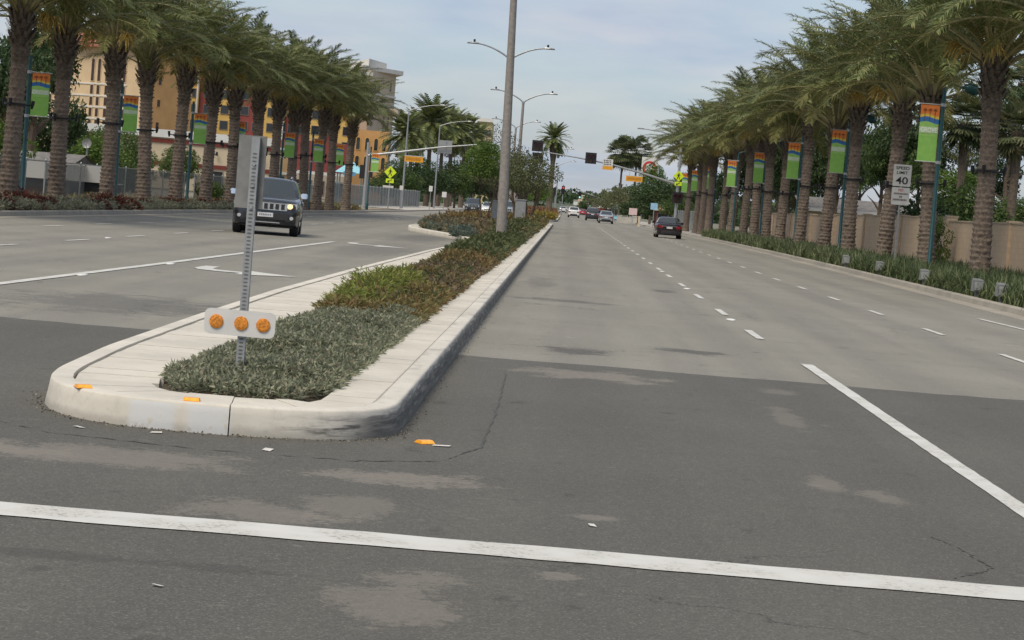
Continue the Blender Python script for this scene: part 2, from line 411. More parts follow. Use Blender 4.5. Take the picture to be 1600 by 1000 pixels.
# scattered litter flecks on the dark asphalt
fk = plain('paper_scrap', (0.62, 0.60, 0.55), 0.8)
for i, (x, y, s, where) in enumerate([(-1.42, 8.1, 0.022, 'below the crosswalk line at the lower left'), (-1.62, 12.55, 0.045, 'just in front of the median nose'), (-2.8, 12.9, 0.035, 'left in front of the median nose'), (0.25, 10.6, 0.03, 'on the road above the crosswalk line'), (-2.35, 12.95, 0.035, 'under the painted part of the nose')]):
    b = B(); b.face([(-s, -s * 0.5, 0), (s * 1.1, -s * 0.6, 0.004), (s, s * 0.5, 0.007), (-s * 0.7, s * 0.6, 0.003)]).face([(-s, -s * 0.5, -0.002), (-s * 0.7, s * 0.6, 0.001), (s, s * 0.5, 0.005), (s * 1.1, -s * 0.6, 0.002)])
    tag(b.build('paper_scrap', fk, loc=(x, y, 0.008), rot=(0, 0, random.uniform(0, 3))), 'small white scrap of litter ' + where, 'litter', 'scraps on the asphalt')

# tar seam around the nose and joints
tar = plain('tar_seal', (0.068, 0.065, 0.06), 0.8, scale=20, var=0.3)
def seam(pts, w, label):
    P = []
    for i in range(len(pts) - 1):
        for t in np.linspace(0, 1, 14, endpoint=False):
            P.append((pts[i][0] * (1 - t) + pts[i + 1][0] * t + random.uniform(-1, 1) * 0.012, pts[i][1] * (1 - t) + pts[i + 1][1] * t + random.uniform(-1, 1) * 0.02))
    b = B(); rows = []
    for i, p in enumerate(P):
        a = Vector(P[max(i - 1, 0)]); c = Vector(P[min(i + 1, len(P) - 1)]); t = (c - a).normalized(); ww = w * max(0.0, random.uniform(-0.3, 1.3)) / 2
        rows.append([(p[0] + t.y * ww, p[1] - t.x * ww, 0.0075), (p[0] - t.y * ww, p[1] + t.x * ww, 0.0075)])
    b.grid(rows); me = b.mesh('tar_seam', tar); me.flip_normals()
    tag(inst('tar_seam', me), label, 'crack', None, 'structure')
seam([(-3.6, 13.2), (-2.9, 12.55), (-2.0, 12.35), (-1.1, 12.4), (-0.62, 12.7), (-0.42, 13.6), (-0.40, 16.5), (-0.44, 20.0)], 0.02, 'dark tar seam curving around the median nose')
seam([(1.9, 9.9), (2.15, 10.3), (2.1, 10.9), (2.0, 11.3)], 0.014, 'dark crack near the lower right corner')
seam([(-0.55, 34.2), (0.1, 34.0), (0.75, 33.7)], 0.06, 'dark crack across the lane right of the median')

# ------------------------------------------------------------------ median island
OUT = [(-0.97, 172), (-0.97, 120), (-0.97, 80), (-0.97, 50), (-0.97, 30), (-0.97, 20), (-0.97, 15), (-0.97, 14.0), (-1.02, 13.65), (-1.14, 13.42), (-1.35, 13.27), (-1.75, 13.16), (-2.15, 13.11), (-2.55, 13.15),
       (-2.88, 13.30), (-3.14, 13.62), (-3.32, 14.10), (-3.42, 14.8), (-3.55, 17), (-3.66, 22), (-3.74, 28), (-3.70, 38), (-3.5, 55), (-3.2, 68), (-3.1, 73), (-3.3, 77), (-4.1, 82), (-5.6, 88), (-6.7, 93), (-7.15, 99), (-7.3, 110), (-7.3, 140), (-7.3, 166), (-6.6, 172), (-4.2, 174.5), (-1.9, 174.2)]
def resample(pts, step):
    out = [];
    for i in range(len(pts) - 1):
        a = np.array(pts[i]); c = np.array(pts[i + 1]); n = max(1, int(np.linalg.norm(c - a) / step))
        for j in range(n): out.append(a + (c - a) * j / n)
    out.append(np.array(pts[-1])); return np.array(out)
OUTC = OUT + [OUT[0]]
P = resample(OUTC, 0.15)
# smooth
for _ in range(3):
    P[1:-1] = 0.25 * P[:-2] + 0.5 * P[1:-1] + 0.25 * P[2:]
T = np.gradient(P, axis=0); T = unit(np.c_[T, np.zeros(len(T))])[:, :2]
Nin = np.c_[T[:, 1], -T[:, 0]]            # inward is to the right of travel? checked below
cen = np.array([-2.3, 40.0])
i0 = np.argmin(abs(P[:, 1] - 30) + abs(P[:, 0] + 0.97) * 10)
if Nin[i0, 0] > 0: Nin = -Nin
S = np.r_[0, np.cumsum(np.linalg.norm(np.diff(P, axis=0), axis=1))]
def ip(s): return np.array([np.interp(s, S, P[:, 0]), np.interp(s, S, P[:, 1])])
def inn(s): v = np.array([np.interp(s, S, Nin[:, 0]), np.interp(s, S, Nin[:, 1])]); return v / np.linalg.norm(v)
def bandw(p):
    if p[0] > -1.1 and p[1] > 13.7: return 0.34
    if p[1] < 13.9: return 0.50
    return float(np.interp(p[1], [14, 17, 24, 42, 62, 80], [0.55, 0.70, 0.92, 0.90, 0.45, 0.42]))
median = bpy.data.objects.new('median_island', None); col.objects.link(median); tag(median, 'raised concrete median island with planting', 'median', kind='structure')
KH = 0.185
def sweep_piece(name, s0, s1, prof, mat, dz=0.0):
    n = max(2, int((s1 - s0) / 0.3) + 1)
    rows = []
    for s in np.linspace(s0, s1, n):
        p, nn = ip(s), inn(s)
        rows.append([(p[0] + nn[0] * o, p[1] + nn[1] * o, z + dz) for o, z in prof])
    b = B(); b.grid(rows, True); b.face(rows[0][::-1]); b.face(rows[-1])
    return b.build(name, mat, median, smooth=40)
kprof = [(0.0, -0.05), (0.0, 0.02), (0.020, 0.13), (0.026, KH - 0.014), (0.033, KH - 0.004), (0.045, KH), (0.17, KH), (0.17, -0.05)]
s = 0.0; total = S[-1]
while s < total - 0.05:
    p = ip(s); ln = 1.83 if p[1] < 60 else 5.5
    e = min(s + ln, total)
    sweep_piece('kerb_stone', s + 0.004, e - 0.004, kprof, M['kerb'])
    s = e
s = 0.0
while s < total - 0.05:
    p = ip(s); ln = random.choice([0.42, 0.5, 0.46]) if p[1] < 48 else 3.0
    e = min(s + ln, total); bw = bandw(p)
    prof = [(0.184, 0.0), (0.184, KH - 0.018), (0.192, KH - 0.010), (0.176 + bw, KH - 0.010), (0.176 + bw, 0.0)]
    sweep_piece('paver', s + 0.003, e - 0.003, prof, M['paver'], random.uniform(-0.003, 0.003))
    s = e
inner = [(ip(s_) + inn(s_) * (0.17 + bandw(ip(s_)))) for s_ in np.linspace(0, total, 260)[:-1]]
b = B(); b.face([(p[0], p[1], KH - 0.05) for p in inner])
b.build('planting_soil', M['soil'], median)

# amber raised reflectors
amber = plain('amber_plastic', (0.85, 0.36, 0.03), 0.25, scale=30)
def reflector(x, y, z, rz, label):
    o = thing('road_reflector', label, 'reflector', (x, y, z), rz, 'amber road reflectors')
    b = B(); b.grid([[(-0.05, -0.05, 0), (0.05, -0.05, 0)], [(-0.045, -0.02, 0.02), (0.045, -0.02, 0.02)], [(-0.045, 0.02, 0.02), (0.045, 0.02, 0.02)], [(-0.05, 0.05, 0), (0.05, 0.05, 0)]])
    b.face([(-0.05, -0.05, 0), (-0.045, -0.02, 0.02), (-0.045, 0.02, 0.02), (-0.05, 0.05, 0)]); b.face([(0.05, -0.05, 0), (0.05, 0.05, 0), (0.045, 0.02, 0.02), (0.045, -0.02, 0.02)])
    b.build('body', amber, o)
    b = B(); b.face([(-0.042, -0.0485, 0.0032), (0.042, -0.0485, 0.0032), (0.039, -0.0235, 0.0198), (-0.039, -0.0235, 0.0198)]); b.build('lens', plain('amber_lens', (0.95, 0.42, 0.05), 0.12, scale=50), o)
    return o
reflector(-2.93, 13.52, KH, 0.5, 'amber reflector on the left corner of the median nose')
reflector(-2.2, 13.26, KH, 0.05, 'amber reflector on the middle of the median nose')
reflector(-0.77, 13.58, 0.006, 0.6, 'loose amber reflector lying on the asphalt beside the nose')
b = B(); b.face([(-0.06, -0.02, 0), (0.05, -0.025, 0.004), (0.06, 0.02, 0.006), (-0.05, 0.022, 0.002)]); tag(b.build('paper_scrap', fk, loc=(-0.66, 13.48, 0.009)), 'small white scrap beside the loose amber reflector', 'litter')

gm = NT('grit'); gm.link(gm.ramp(gm.n('ShaderNodeNewGeometry').outputs['Random Per Island'], [(0.0, (0.06, 0.055, 0.05)), (0.5, (0.14, 0.125, 0.10)), (0.8, (0.22, 0.19, 0.14)), (1.0, (0.3, 0.27, 0.2))]), 'Base Color'); gm.link(0.95, 'Roughness')
gr = np.random.default_rng(99); ng = 900
sg_ = np.where(gr.uniform(0, 1, ng) < 0.45, gr.uniform(np.interp(-172, -P[:i0 * 2, 1], S[:i0 * 2]) + 120, S[np.argmin(P[:, 1])], ng), S[np.argmin(P[:, 1])] + gr.normal(0, 1.3, ng))
gp = np.array([ip(v) - inn(v) * (0.01 + abs(gr.normal(0, 0.05))) for v in sg_])
GP = np.c_[gp, np.full(ng, 0.008)]
V, F = leaves(GP, np.c_[gr.normal(size=(ng, 2)), np.abs(gr.normal(0, 0.25, ng))], gr.uniform(0.006, 0.022, ng), gr.uniform(0.006, 0.016, ng), 0.0, gr)
tag(inst('gutter_grit', np_mesh('gutter_grit', V, F, gm.m)), 'fine grit and leaf litter along the foot of the median kerb', 'litter', kind='stuff')
# right and left kerbs, planters, sidewalks
def long_kerb(name, path, side, label, mat, step=3.0):
    root = bpy.data.objects.new(name, None); col.objects.link(root); tag(root, label, 'kerb', kind='structure')
    Q = resample(path, step)
    for i in range(len(Q) - 1):
        a, c = Q[i], Q[i + 1]
        if a[1] < 34 or a[1] > 330: continue
        rows = []
        for p in (a + (c - a) * 0.004, c - (c - a) * 0.004):
            rows.append([(p[0] + side * o, p[1], z) for o, z in [(-0.45, -0.03), (-0.45, 0.006), (-0.02, 0.012), (0.0, 0.13), (0.03, 0.155), (0.17, 0.16), (0.17, -0.03)]])
        b = B(); b.grid(rows, True); b.face(rows[0]); b.face(rows[1][::-1])
        me = b.mesh('kerb_stone', mat, 40); inst('kerb_stone', me, root)
long_kerb('right_kerb', RK, 1, 'grey concrete kerb and gutter along the right planting strip', M['oldkerb'])
long_kerb('left_kerb', LK, -1, 'grey concrete kerb and gutter along the left palm row', M['oldkerb'])
def strip(name, inner_, outer_, z, mat, label):
    b = B(); b.face([(x, y, z) for x, y in inner_] + [(x, y, z) for x, y in outer_[::-1]])
    me = b.mesh(name, mat)
    if me.polygons[0].normal.z < 0: me.flip_normals()
    tag(inst(name, me), label, 'ground', kind='structure')
strip('right_planting_bed', [(x + 0.17, y) for x, y in RK[:6]], [(15.6, y) for x, y in RK[:6]], 0.12, M['soil'], 'soil bed between right kerb and wall')
strip('right_sidewalk', [(x + 0.17, y) for x, y in RK[5:]], [(x + 4.5, y) for x, y in RK[5:]], 0.15, M['walk'], 'pale sidewalk beyond the right planting strip')
strip('left_planting_bed', [(x - 0.17, y) for x, y in LK[:6]], [(x - 1.5, y) for x, y in LK[:6]], 0.12, M['soil'], 'soil bed along the left kerb')
strip('left_dirt_lot', [(x - 1.5, y) for x, y in LK[:6]], [(-60, y) for x, y in LK[:6]], 0.10, M['dirt'], 'dry dirt lot behind the left palms')
strip('left_sidewalk', [(x - 0.17, y) for x, y in LK[5:]], [(x - 6, y) for x, y in LK[5:]], 0.14, M['walk'], 'pale sidewalk beyond the left palms')

# ------------------------------------------------------------------ median planting
M['sage'] = foliage('sage_leaves', [(0.13, 0.15, 0.09), (0.20, 0.225, 0.14), (0.27, 0.285, 0.19), (0.36, 0.355, 0.25), (0.27, 0.22, 0.155)])
M['lime'] = foliage('lime_leaves', [(0.13, 0.17, 0.035), (0.20, 0.25, 0.05), (0.28, 0.28, 0.08), (0.24, 0.20, 0.08)])
M['rust'] = foliage('rust_leaves', [(0.15, 0.095, 0.045), (0.22, 0.145, 0.065), (0.24, 0.195, 0.075), (0.19, 0.19, 0.075)])
M['plum'] = foliage('plum_leaves', [(0.12, 0.085, 0.055), (0.18, 0.13, 0.08), (0.21, 0.17, 0.095), (0.17, 0.165, 0.08)])
M['olive'] = foliage('olive_leaves', [(0.055, 0.072, 0.03), (0.085, 0.105, 0.042), (0.125, 0.14, 0.06)])
M['teal'] = foliage('grey_teal_leaves', [(0.08, 0.115, 0.09), (0.13, 0.165, 0.13), (0.17, 0.20, 0.16)])

inner_np = np.array(inner)
def inside(px, py, poly=inner_np):
    r = np.zeros(len(px), bool); j = len(poly) - 1
    for i in range(len(poly)):
        xi, yi = poly[i]; xj, yj = poly[j]
        c = ((yi > py) != (yj > py)) & (px < (xj - xi) * (py - yi) / (yj - yi + 1e-12) + xi)
        r ^= c; j = i
    return r
def lump(x, y, seed):
    q = np.random.default_rng(seed); h = 0
    for f_ in (1.3, 2.9, 6.0):
        a = q.uniform(0, 6.28, 6)
        h = h + (np.sin(f_ * x * 2.1 + a[0] + np.sin(y * f_ * 1.7 + a[1])) * np.sin(f_ * y * 2.3 + a[2] + np.sin(x * f_ * 1.3 + a[3]))) / f_
    return h
def cover(name, label, poly, z0, h, n_sprig, per, ln, wd, mat, seed, cat='ground cover', spread=0.75, wide=0.10):
    """low mounded plants: many sprigs of small leaves over a polygon"""
    r = np.random.default_rng(seed)
    poly = np.array(poly); mn, mx = poly.min(0), poly.max(0)
    px = np.empty(0); py = np.empty(0)
    while len(px) < n_sprig:
        a = r.uniform(mn[0], mx[0], n_sprig * 2); c = r.uniform(mn[1], mx[1], n_sprig * 2)
        k_ = inside(a, c, poly)
        px = np.r_[px, a[k_]]; py = np.r_[py, c[k_]]
    px, py = px[:n_sprig], py[:n_sprig]
    hh = h * (0.58 + 0.62 * lump(px, py, seed)) * r.uniform(0.55, 1.0, n_sprig)
    # taper toward the edge of the bed
    d = np.full(n_sprig, 9.0)
    for i in range(len(poly)):
        a, c = poly[i - 1], poly[i]; ab = c - a; t = np.clip(((px - a[0]) * ab[0] + (py - a[1]) * ab[1]) / (ab @ ab + 1e-9), 0, 1)
        d = np.minimum(d, np.hypot(px - a[0] - t * ab[0], py - a[1] - t * ab[1]))
    hh = hh * np.clip(0.35 + d / 0.28, 0, 1)
    hh = np.maximum(hh, 0.02)
    C = np.c_[px, py, z0 + hh]
    lean = np.c_[r.normal(0, 0.5, (n_sprig, 2)), np.full(n_sprig, 0.8)]
    Ci = np.repeat(C, per, 0); Li = np.repeat(unit(lean), per, 0)
    N = len(Ci)
    along = np.tile(np.linspace(0, 1, per), n_sprig)[:, None]
    Pp = Ci + Li * along * ln * 1.1
    D = Li * (0.35 + 0.6 * along) + r.normal(0, spread, (N, 3)) * np.array([1, 1, 0.55])
    V, F = leaves(Pp, D, ln * r.uniform(0.6, 1.25, N), wd * r.uniform(0.7, 1.2, N), 0.1, r)
    o = inst(name, np_mesh(name, V, F, mat))
    return tag(o, label, cat, kind='stuff')
def bed(y0, y1, x_l=None, x_r=None):
    """slice of the planting area between two distances"""
    ys = np.linspace(y0, y1, 14); Lp = []; Rp = []
    for y in ys:
        xs = []
        for i in range(len(inner_np)):
            a, c = inner_np[i - 1], inner_np[i]
            if (a[1] - y) * (c[1] - y) <= 0 and a[1] != c[1]: xs.append(a[0] + (c[0] - a[0]) * (y - a[1]) / (c[1] - a[1]))
        if len(xs) >= 2:
            Lp.append((min(xs) if x_l is None else max(min(xs), x_l), y)); Rp.append((max(xs) if x_r is None else min(max(xs), x_r), y))
    return Lp + Rp[::-1]
Z0 = KH - 0.05
cover('ground_cover', 'grey green low plants filling the front of the median behind the nose', bed(13.92, 24.2), Z0, 0.15, 9500, 9, 0.052, 0.015, M['sage'], 3)
cover('ground_cover', 'lime green tuft of plants in the middle of the narrow median', [(-2.6, 24.4), (-2.2, 24.2), (-2.0, 26), (-1.8, 29.5), (-2.1, 31.5), (-2.5, 30.0), (-2.65, 27)], Z0, 0.34, 1500, 9, 0.11, 0.017, M['lime'], 4)
cover('ground_cover', 'rust and olive low plants around the lime green tuft', bed(23.4, 36), Z0, 0.21, 3400, 9, 0.085, 0.022, M['rust'], 5)
cover('ground_cover', 'dull plum brown low plants behind the lime green tuft', bed(29.5, 49), Z0, 0.17, 4000, 8, 0.095, 0.028, M['plum'], 6)
cover('ground_cover', 'rust and olive plants along the middle of the median', bed(41, 63), Z0, 0.20, 3400, 8, 0.12, 0.035, M['rust'], 7)
cover('ground_cover', 'olive green plants before the median lamp', bed(48, 76), Z0, 0.25, 3800, 8, 0.15, 0.045, M['olive'], 8)
cover('ground_cover', 'grey teal plants at the widening left edge of the median', bed(80, 100, None, -4.2), Z0, 0.30, 2500, 7, 0.17, 0.06, M['teal'], 9)
cover('ground_cover', 'brown plum plants in the wide part of the median', bed(77, 112), Z0, 0.36, 6500, 7, 0.18, 0.06, M['plum'], 10)
cover('ground_cover', 'olive plants along the right side of the wide median', bed(76, 172, -2.9, None), Z0, 0.42, 5500, 7, 0.20, 0.07, M['olive'], 11)
cover('ground_cover', 'rust coloured plants at the far end of the wide median', bed(110, 172), Z0, 0.45, 6500, 7, 0.22, 0.08, M['rust'], 12)
cover('ground_cover', 'scattered olive sprigs through the rust and brown median plants', bed(25, 58), Z0, 0.23, 1500, 8, 0.09, 0.024, M['olive'], 16)
# second median farther on
b = B(); b.prism([(-1.6, 216), (-0.9, 224), (-0.9, 340), (-7, 340), (-7.2, 226), (-5, 217)], -0.02, 0.17)
tag(b.build('far_median', M['kerb']), 'second median island beyond the crossing', 'median', kind='structure')
cover('ground_cover', 'red brown plants on the far second median', [(-6.8, 222), (-2.4, 220), (-1.4, 330), (-6.8, 330)], 0.16, 0.75, 5000, 6, 0.35, 0.14, foliage('brick_leaves', [(0.16, 0.08, 0.045), (0.23, 0.12, 0.06), (0.19, 0.13, 0.06)]), 13)
cover('ground_cover', 'yellow flowering plants at the tip of the far second median', [(-3.4, 218), (-1.3, 219), (-1.1, 236), (-2.6, 236)], 0.16, 0.5, 1500, 6, 0.28, 0.12, foliage('yellow_leaves', [(0.22, 0.17, 0.04), (0.30, 0.23, 0.05), (0.17, 0.16, 0.05)]), 14)
# white drain cover by the planting
b = B(); b.box(-1.78, -1.6, 22.7, 23.2, KH - 0.05, KH + 0.015); tag(b.build('valve_cover', plain('white_plastic', (0.6, 0.6, 0.57), 0.5)), 'small white utility lid at the edge of the median planting', 'utility lid')

# ------------------------------------------------------------------ right hedge strip of strappy plants
M['strap'] = foliage('strap_leaves', [(0.06, 0.09, 0.034), (0.11, 0.145, 0.06), (0.17, 0.205, 0.095), (0.26, 0.275, 0.165)])
def strap_bed(name, label, x_of, y0, y1, width, n_clump, per, h, seed, mat, cat='ground cover'):
    r = np.random.default_rng(seed)
    y = r.uniform(y0, y1, n_clump); u = r.uniform(0, 1, n_clump)
    x = np.array([x_of(v) for v in y]) + 0.36 + u * width
    N = n_clump * per
    C = np.repeat(np.c_[x, y, np.full(n_clump, 0.12)], per, 0) + np.c_[r.normal(0, 0.10, (N, 2)), np.zeros(N)]
    hs = np.repeat(h * r.uniform(0.65, 1.15, n_clump), per)
    a = r.uniform(0, 6.283, N); tilt = np.abs(r.normal(0.0, 0.75, N)) + 0.15
    out = np.c_[np.cos(a), np.sin(a), np.zeros(N)]; up = np.array([0, 0, 1.0])
    L1 = (hs * r.uniform(0.7, 1.1, N))[:, None]; w = (0.017 + 0.012 * r.uniform(0, 1, N))[:, None] * (1 + (C[:, 1:2] - 40) / 70)
    s_ = np.c_[-np.sin(a), np.cos(a), np.zeros(N)]
    p0 = C; p1 = C + L1 * 0.6 * (up * np.cos(tilt * 0.5)[:, None] + out * np.sin(tilt * 0.5)[:, None])
    p2 = p1 + L1 * 0.55 * (up * np.cos(tilt * 1.7)[:, None] + out * np.sin(tilt * 1.7)[:, None])
    V = np.stack([p0 - s_ * w * 0.5, p0 + s_ * w * 0.5, p1 + s_ * w * 0.6, p1 - s_ * w * 0.6, p2 + s_ * w * 0.1, p2 - s_ * w * 0.1], 1).reshape(-1, 3)
    base = np.arange(N)[:, None] * 6
    F = np.concatenate([base + [0, 1, 2, 3], base + [3, 2, 4, 5]], 0)
    return tag(inst(name, np_mesh(name, V, F, mat)), label, cat, kind='stuff')
rk = lambda y: np.interp(y, [p[1] for p in RK], [p[0] for p in RK])
lk = lambda y: np.interp(y, [p[1] for p in LK], [p[0] for p in LK])
strap_bed('strappy_plants', 'dense dark green strap leaved plants along the right kerb', rk, 42, 80, 3.6, 1700, 34, 0.56, 21, M['strap'])
strap_bed('strappy_plants', 'far stretch of dark strap leaved plants under the right palms', rk, 80, 172, 2.6, 1700, 26, 0.60, 22, M['strap'])

# landscape light boxes in front of the strap plants
lb = plain('grey_box_metal', (0.24, 0.245, 0.24), 0.5, 0.3)
for i, (x, y) in enumerate([(10.30, 51.2), (10.33, 54.4), (10.42, 63.0), (10.52, 72.6), (10.62, 82.2)]):
    o = thing('ground_light', ORD[i] + ' small grey light box at the right kerb, counted from the nearest', 'light', (x, y, 0.12), random.uniform(-0.2, 0.2), 'landscape lights along the right kerb'); o.scale = (0.8, 0.8, 1.15)
    b = B(); b.box(-0.05, 0.05, -0.05, 0.05, 0, 0.14); b.build('stake', lb, o)
    b = B(); b.grid([[(-0.16, -0.13, 0.14), (0.16, -0.13, 0.14), (0.16, 0.13, 0.14), (-0.16, 0.13, 0.14)], [(-0.17, -0.14, 0.38), (0.17, -0.14, 0.38), (0.13, 0.15, 0.42), (-0.13, 0.15, 0.42)]], True)
    b.face([(-0.17, -0.14, 0.38), (0.17, -0.14, 0.38), (0.13, 0.15, 0.42), (-0.13, 0.15, 0.42)]); b.build('housing', lb, o)
    b = B(); b.face([(-0.13, -0.15, 0.17), (0.13, -0.15, 0.17), (0.135, -0.155, 0.35), (-0.135, -0.155, 0.35)]); b.build('lens', plain('frosted_lens', (0.32, 0.33, 0.33), 0.25), o)

# left bed: red shrubs and grey green cover
M['redleaf'] = foliage('red_leaves', [(0.085, 0.030, 0.026), (0.15, 0.045, 0.036), (0.21, 0.065, 0.048), (0.14, 0.10, 0.05)])
def shrub_mesh(seed, mat, n=1300, ln=0.11):
    r = np.random.default_rng(seed)
    d = unit(r.normal(size=(n, 3))); d[:, 2] = np.abs(d[:, 2])
    rad = r.uniform(0.45, 1.0, n) ** 0.6 * (0.85 + 0.2 * np.sin(d[:, 0] * 7 + seed) * np.cos(d[:, 1] * 6))
    P_ = d * rad[:, None]
    V, F = leaves(P_, d + r.normal(0, 0.6, (n, 3)) + [0, 0, 0.4], ln * 2.2 * r.uniform(0.6, 1.3, n), ln * 0.8, 0.1, r)
    return np_mesh('shrub', V, F, mat)
red_meshes = [shrub_mesh(s_, M['redleaf']) for s_ in (31, 32, 33)]
reds = [(-16.9, 61.5, 1.0), (-17.0, 64.5, 0.8), (-17.1, 67.8, 1.0), (-16.9, 70.0, 0.75), (-16.8, 77.5, 0.7), (-17.0, 80.3, 1.0), (-16.8, 82.8, 0.8), (-17.0, 87.0, 0.7), (-17.1, 93.5, 0.85), (-17.0, 96.0, 0.75), (-17.0, 101, 0.8), (-16.9, 105, 0.8), (-16.9, 110, 0.8), (-16.6, 130, 0.8), (-16.3, 140, 0.8)]
for i, (x, y, s_) in enumerate(reds):
    o = thing('red_shrub', ORD[i] + ' dark red shrub from the left edge along the left kerb', 'shrub', (x, y, 0.12), random.uniform(0, 6), 'red shrubs under the left palms')
    inst('foliage', red_meshes[i % 3], o, scale=(s_ * 0.95, s_ * 0.8, s_ * 0.62))
    b = B(); [b.tube([(0, 0, -0.02), (0.1 * math.cos(a), 0.1 * math.sin(a), 0.2), (0.22 * math.cos(a), 0.22 * math.sin(a), 0.35)], [0.02, 0.015, 0.006], 5) for a in (0.3, 2.2, 4.4)]; b.build('stem', plain('shrub_bark', (0.08, 0.05, 0.035), 0.9), o)
cover('ground_cover', 'grey green low cover between the red shrubs on the left', [(-17.6, 58), (-16.3, 58), (-16.3, 96), (-15.5, 120), (-16.9, 120), (-17.6, 96)], 0.1, 0.28, 4500, 7, 0.16, 0.05, M['sage'], 15)
strap_bed('dry_grass', 'pale dry grass behind the left palms', lambda y: lk(y) - 4.5, 58, 165, 3.0, 1100, 20, 0.42, 23, foliage('dry_grass_blades', [(0.22, 0.18, 0.09), (0.30, 0.25, 0.14), (0.14, 0.16, 0.06)]), 'grass')

# ------------------------------------------------------------------ date palms
M['frond'] = foliage('frond_leaflets', [(0.064, 0.090, 0.028), (0.115, 0.147, 0.048), (0.18, 0.205, 0.075), (0.29, 0.29, 0.125)], 0.5, 0.22)
M['frond_old'] = foliage('old_frond_leaflets', [(0.10, 0.112, 0.035), (0.15, 0.155, 0.05), (0.21, 0.195, 0.075)], 0.6, 0.35)
M['petiole'] = plain('palm_petiole', (0.25, 0.225, 0.105), 0.6, scale=3)
k = NT('palm_bark'); nz = k.noise(14, 6, 0.7); n2 = k.noise(1.1, 3)
k.link(k.mix(k.map(nz, 0.3, 0.7), k.mix(k.map(n2, 0.35, 0.65), (0.12, 0.09, 0.07), (0.155, 0.12, 0.095)), (0.27, 0.215, 0.17)), 'Base Color'); k.link(0.95, 'Roughness'); k.link(0.2, 'Specular IOR Level'); k.bump(nz, 0.9, 0.04)
M['bark'] = k.m
k = NT('palm_boots'); nz = k.noise(9, 6, 0.7)
k.link(k.mix(k.map(nz, 0.3, 0.7), (0.07, 0.055, 0.042), (0.18, 0.14, 0.105)), 'Base Color'); k.link(0.95, 'Roughness'); k.bump(nz, 0.9, 0.04)
M['boots'] = k.m

def frond_mesh(a0, kk, Ln, seed, mat):
    r = np.random.default_rng(seed)
    n = 26; t = np.linspace(0, 1, n); ang = R(a0) - R(kk) * t ** 1.25
    ds = Ln / (n - 1)
    x = np.r_[0, np.cumsum(np.cos(ang[:-1]) * ds)]; z = np.r_[0, np.cumsum(np.sin(ang[:-1]) * ds)]
    side = 0.10 * Ln * r.uniform(-1, 1) * t ** 2
    C = np.c_[x, side, z]
    b = B()
    rad = 0.045 * (1 - t) ** 1.3 + 0.008
    b.tube([tuple(c) for c in C[::2]], list(rad[::2]), 4, cap=False)
    nv = len(b.v)
    # leaflets
    m = 72; tt = np.linspace(0.23, 0.995, m) + r.uniform(-0.004, 0.004, m); tt = np.clip(tt, 0, 1)
    V = [np.array(b.v)]; F = [list(f) for f in b.f]; mi = [0] * len(b.f)
    off = nv
    for sgn in (-1, 1):
        cx = np.c_[np.interp(tt, t, C[:, 0]), np.interp(tt, t, C[:, 1]), np.interp(tt, t, C[:, 2])]
        an = np.interp(tt, t, ang)
        T_ = np.c_[np.cos(an), np.zeros(m), np.sin(an)]; Up = np.c_[-np.sin(an), np.zeros(m), np.cos(an)]
        Sd = np.tile([0, sgn, 0], (m, 1)).astype(float)
        ll = 0.62 * np.clip(np.sin(math.pi * (0.12 + 0.80 * (tt - 0.23) / 0.77)) ** 0.6, 0.2, 1) * r.uniform(0.85, 1.1, m)
        fw = 0.62 + 0.5 * (tt - 0.2) + r.normal(0, 0.10, m); lift = 0.22 + r.normal(0, 0.16, m)
        D = unit(T_ * fw[:, None] + Sd * 0.9 + Up * lift[:, None])
        W = unit(np.cross(D, Up)) * 0.021
        p1 = cx + D * (ll * 0.5)[:, None]; p2 = cx + D * ll[:, None] + np.c_[np.zeros((m, 2)), -0.22 * ll * r.uniform(0.3, 1.5, m)]
        VV = np.stack([cx - W * 0.5, cx + W * 0.5, p1 + W, p1 - W, p2], 1).reshape(-1, 3)
        V.append(VV)
        for q in range(m):
            o_ = off + q * 5
            F.append([o_, o_ + 1, o_ + 2, o_ + 3]); F.append([o_ + 3, o_ + 2, o_ + 4]); mi += [1, 1]
        off += m * 5
    me = bpy.data.meshes.new('frond')
    me.from_pydata(np.concatenate(V).tolist(), [], F)
    me.materials.append(M['petiole']); me.materials.append(mat)
    me.polygons.foreach_set('material_index', mi); me.update()
    return me
FR = {}
for key, a0, kk, Ln, mat in [('a', 84, 40, 4.0, 'frond'), ('b', 72, 66, 4.6, 'frond'), ('c', 60, 82, 4.8, 'frond'), ('d', 49, 92, 4.6, 'frond'), ('e', 38, 88, 4.1, 'frond_old')]:
    FR[key] = [frond_mesh(a0 + da, kk + dk, Ln, 40 + j + ord(key) * 3, M[mat]) for j, (da, dk) in enumerate([(0, 0), (6, 12), (-5, -8)])]

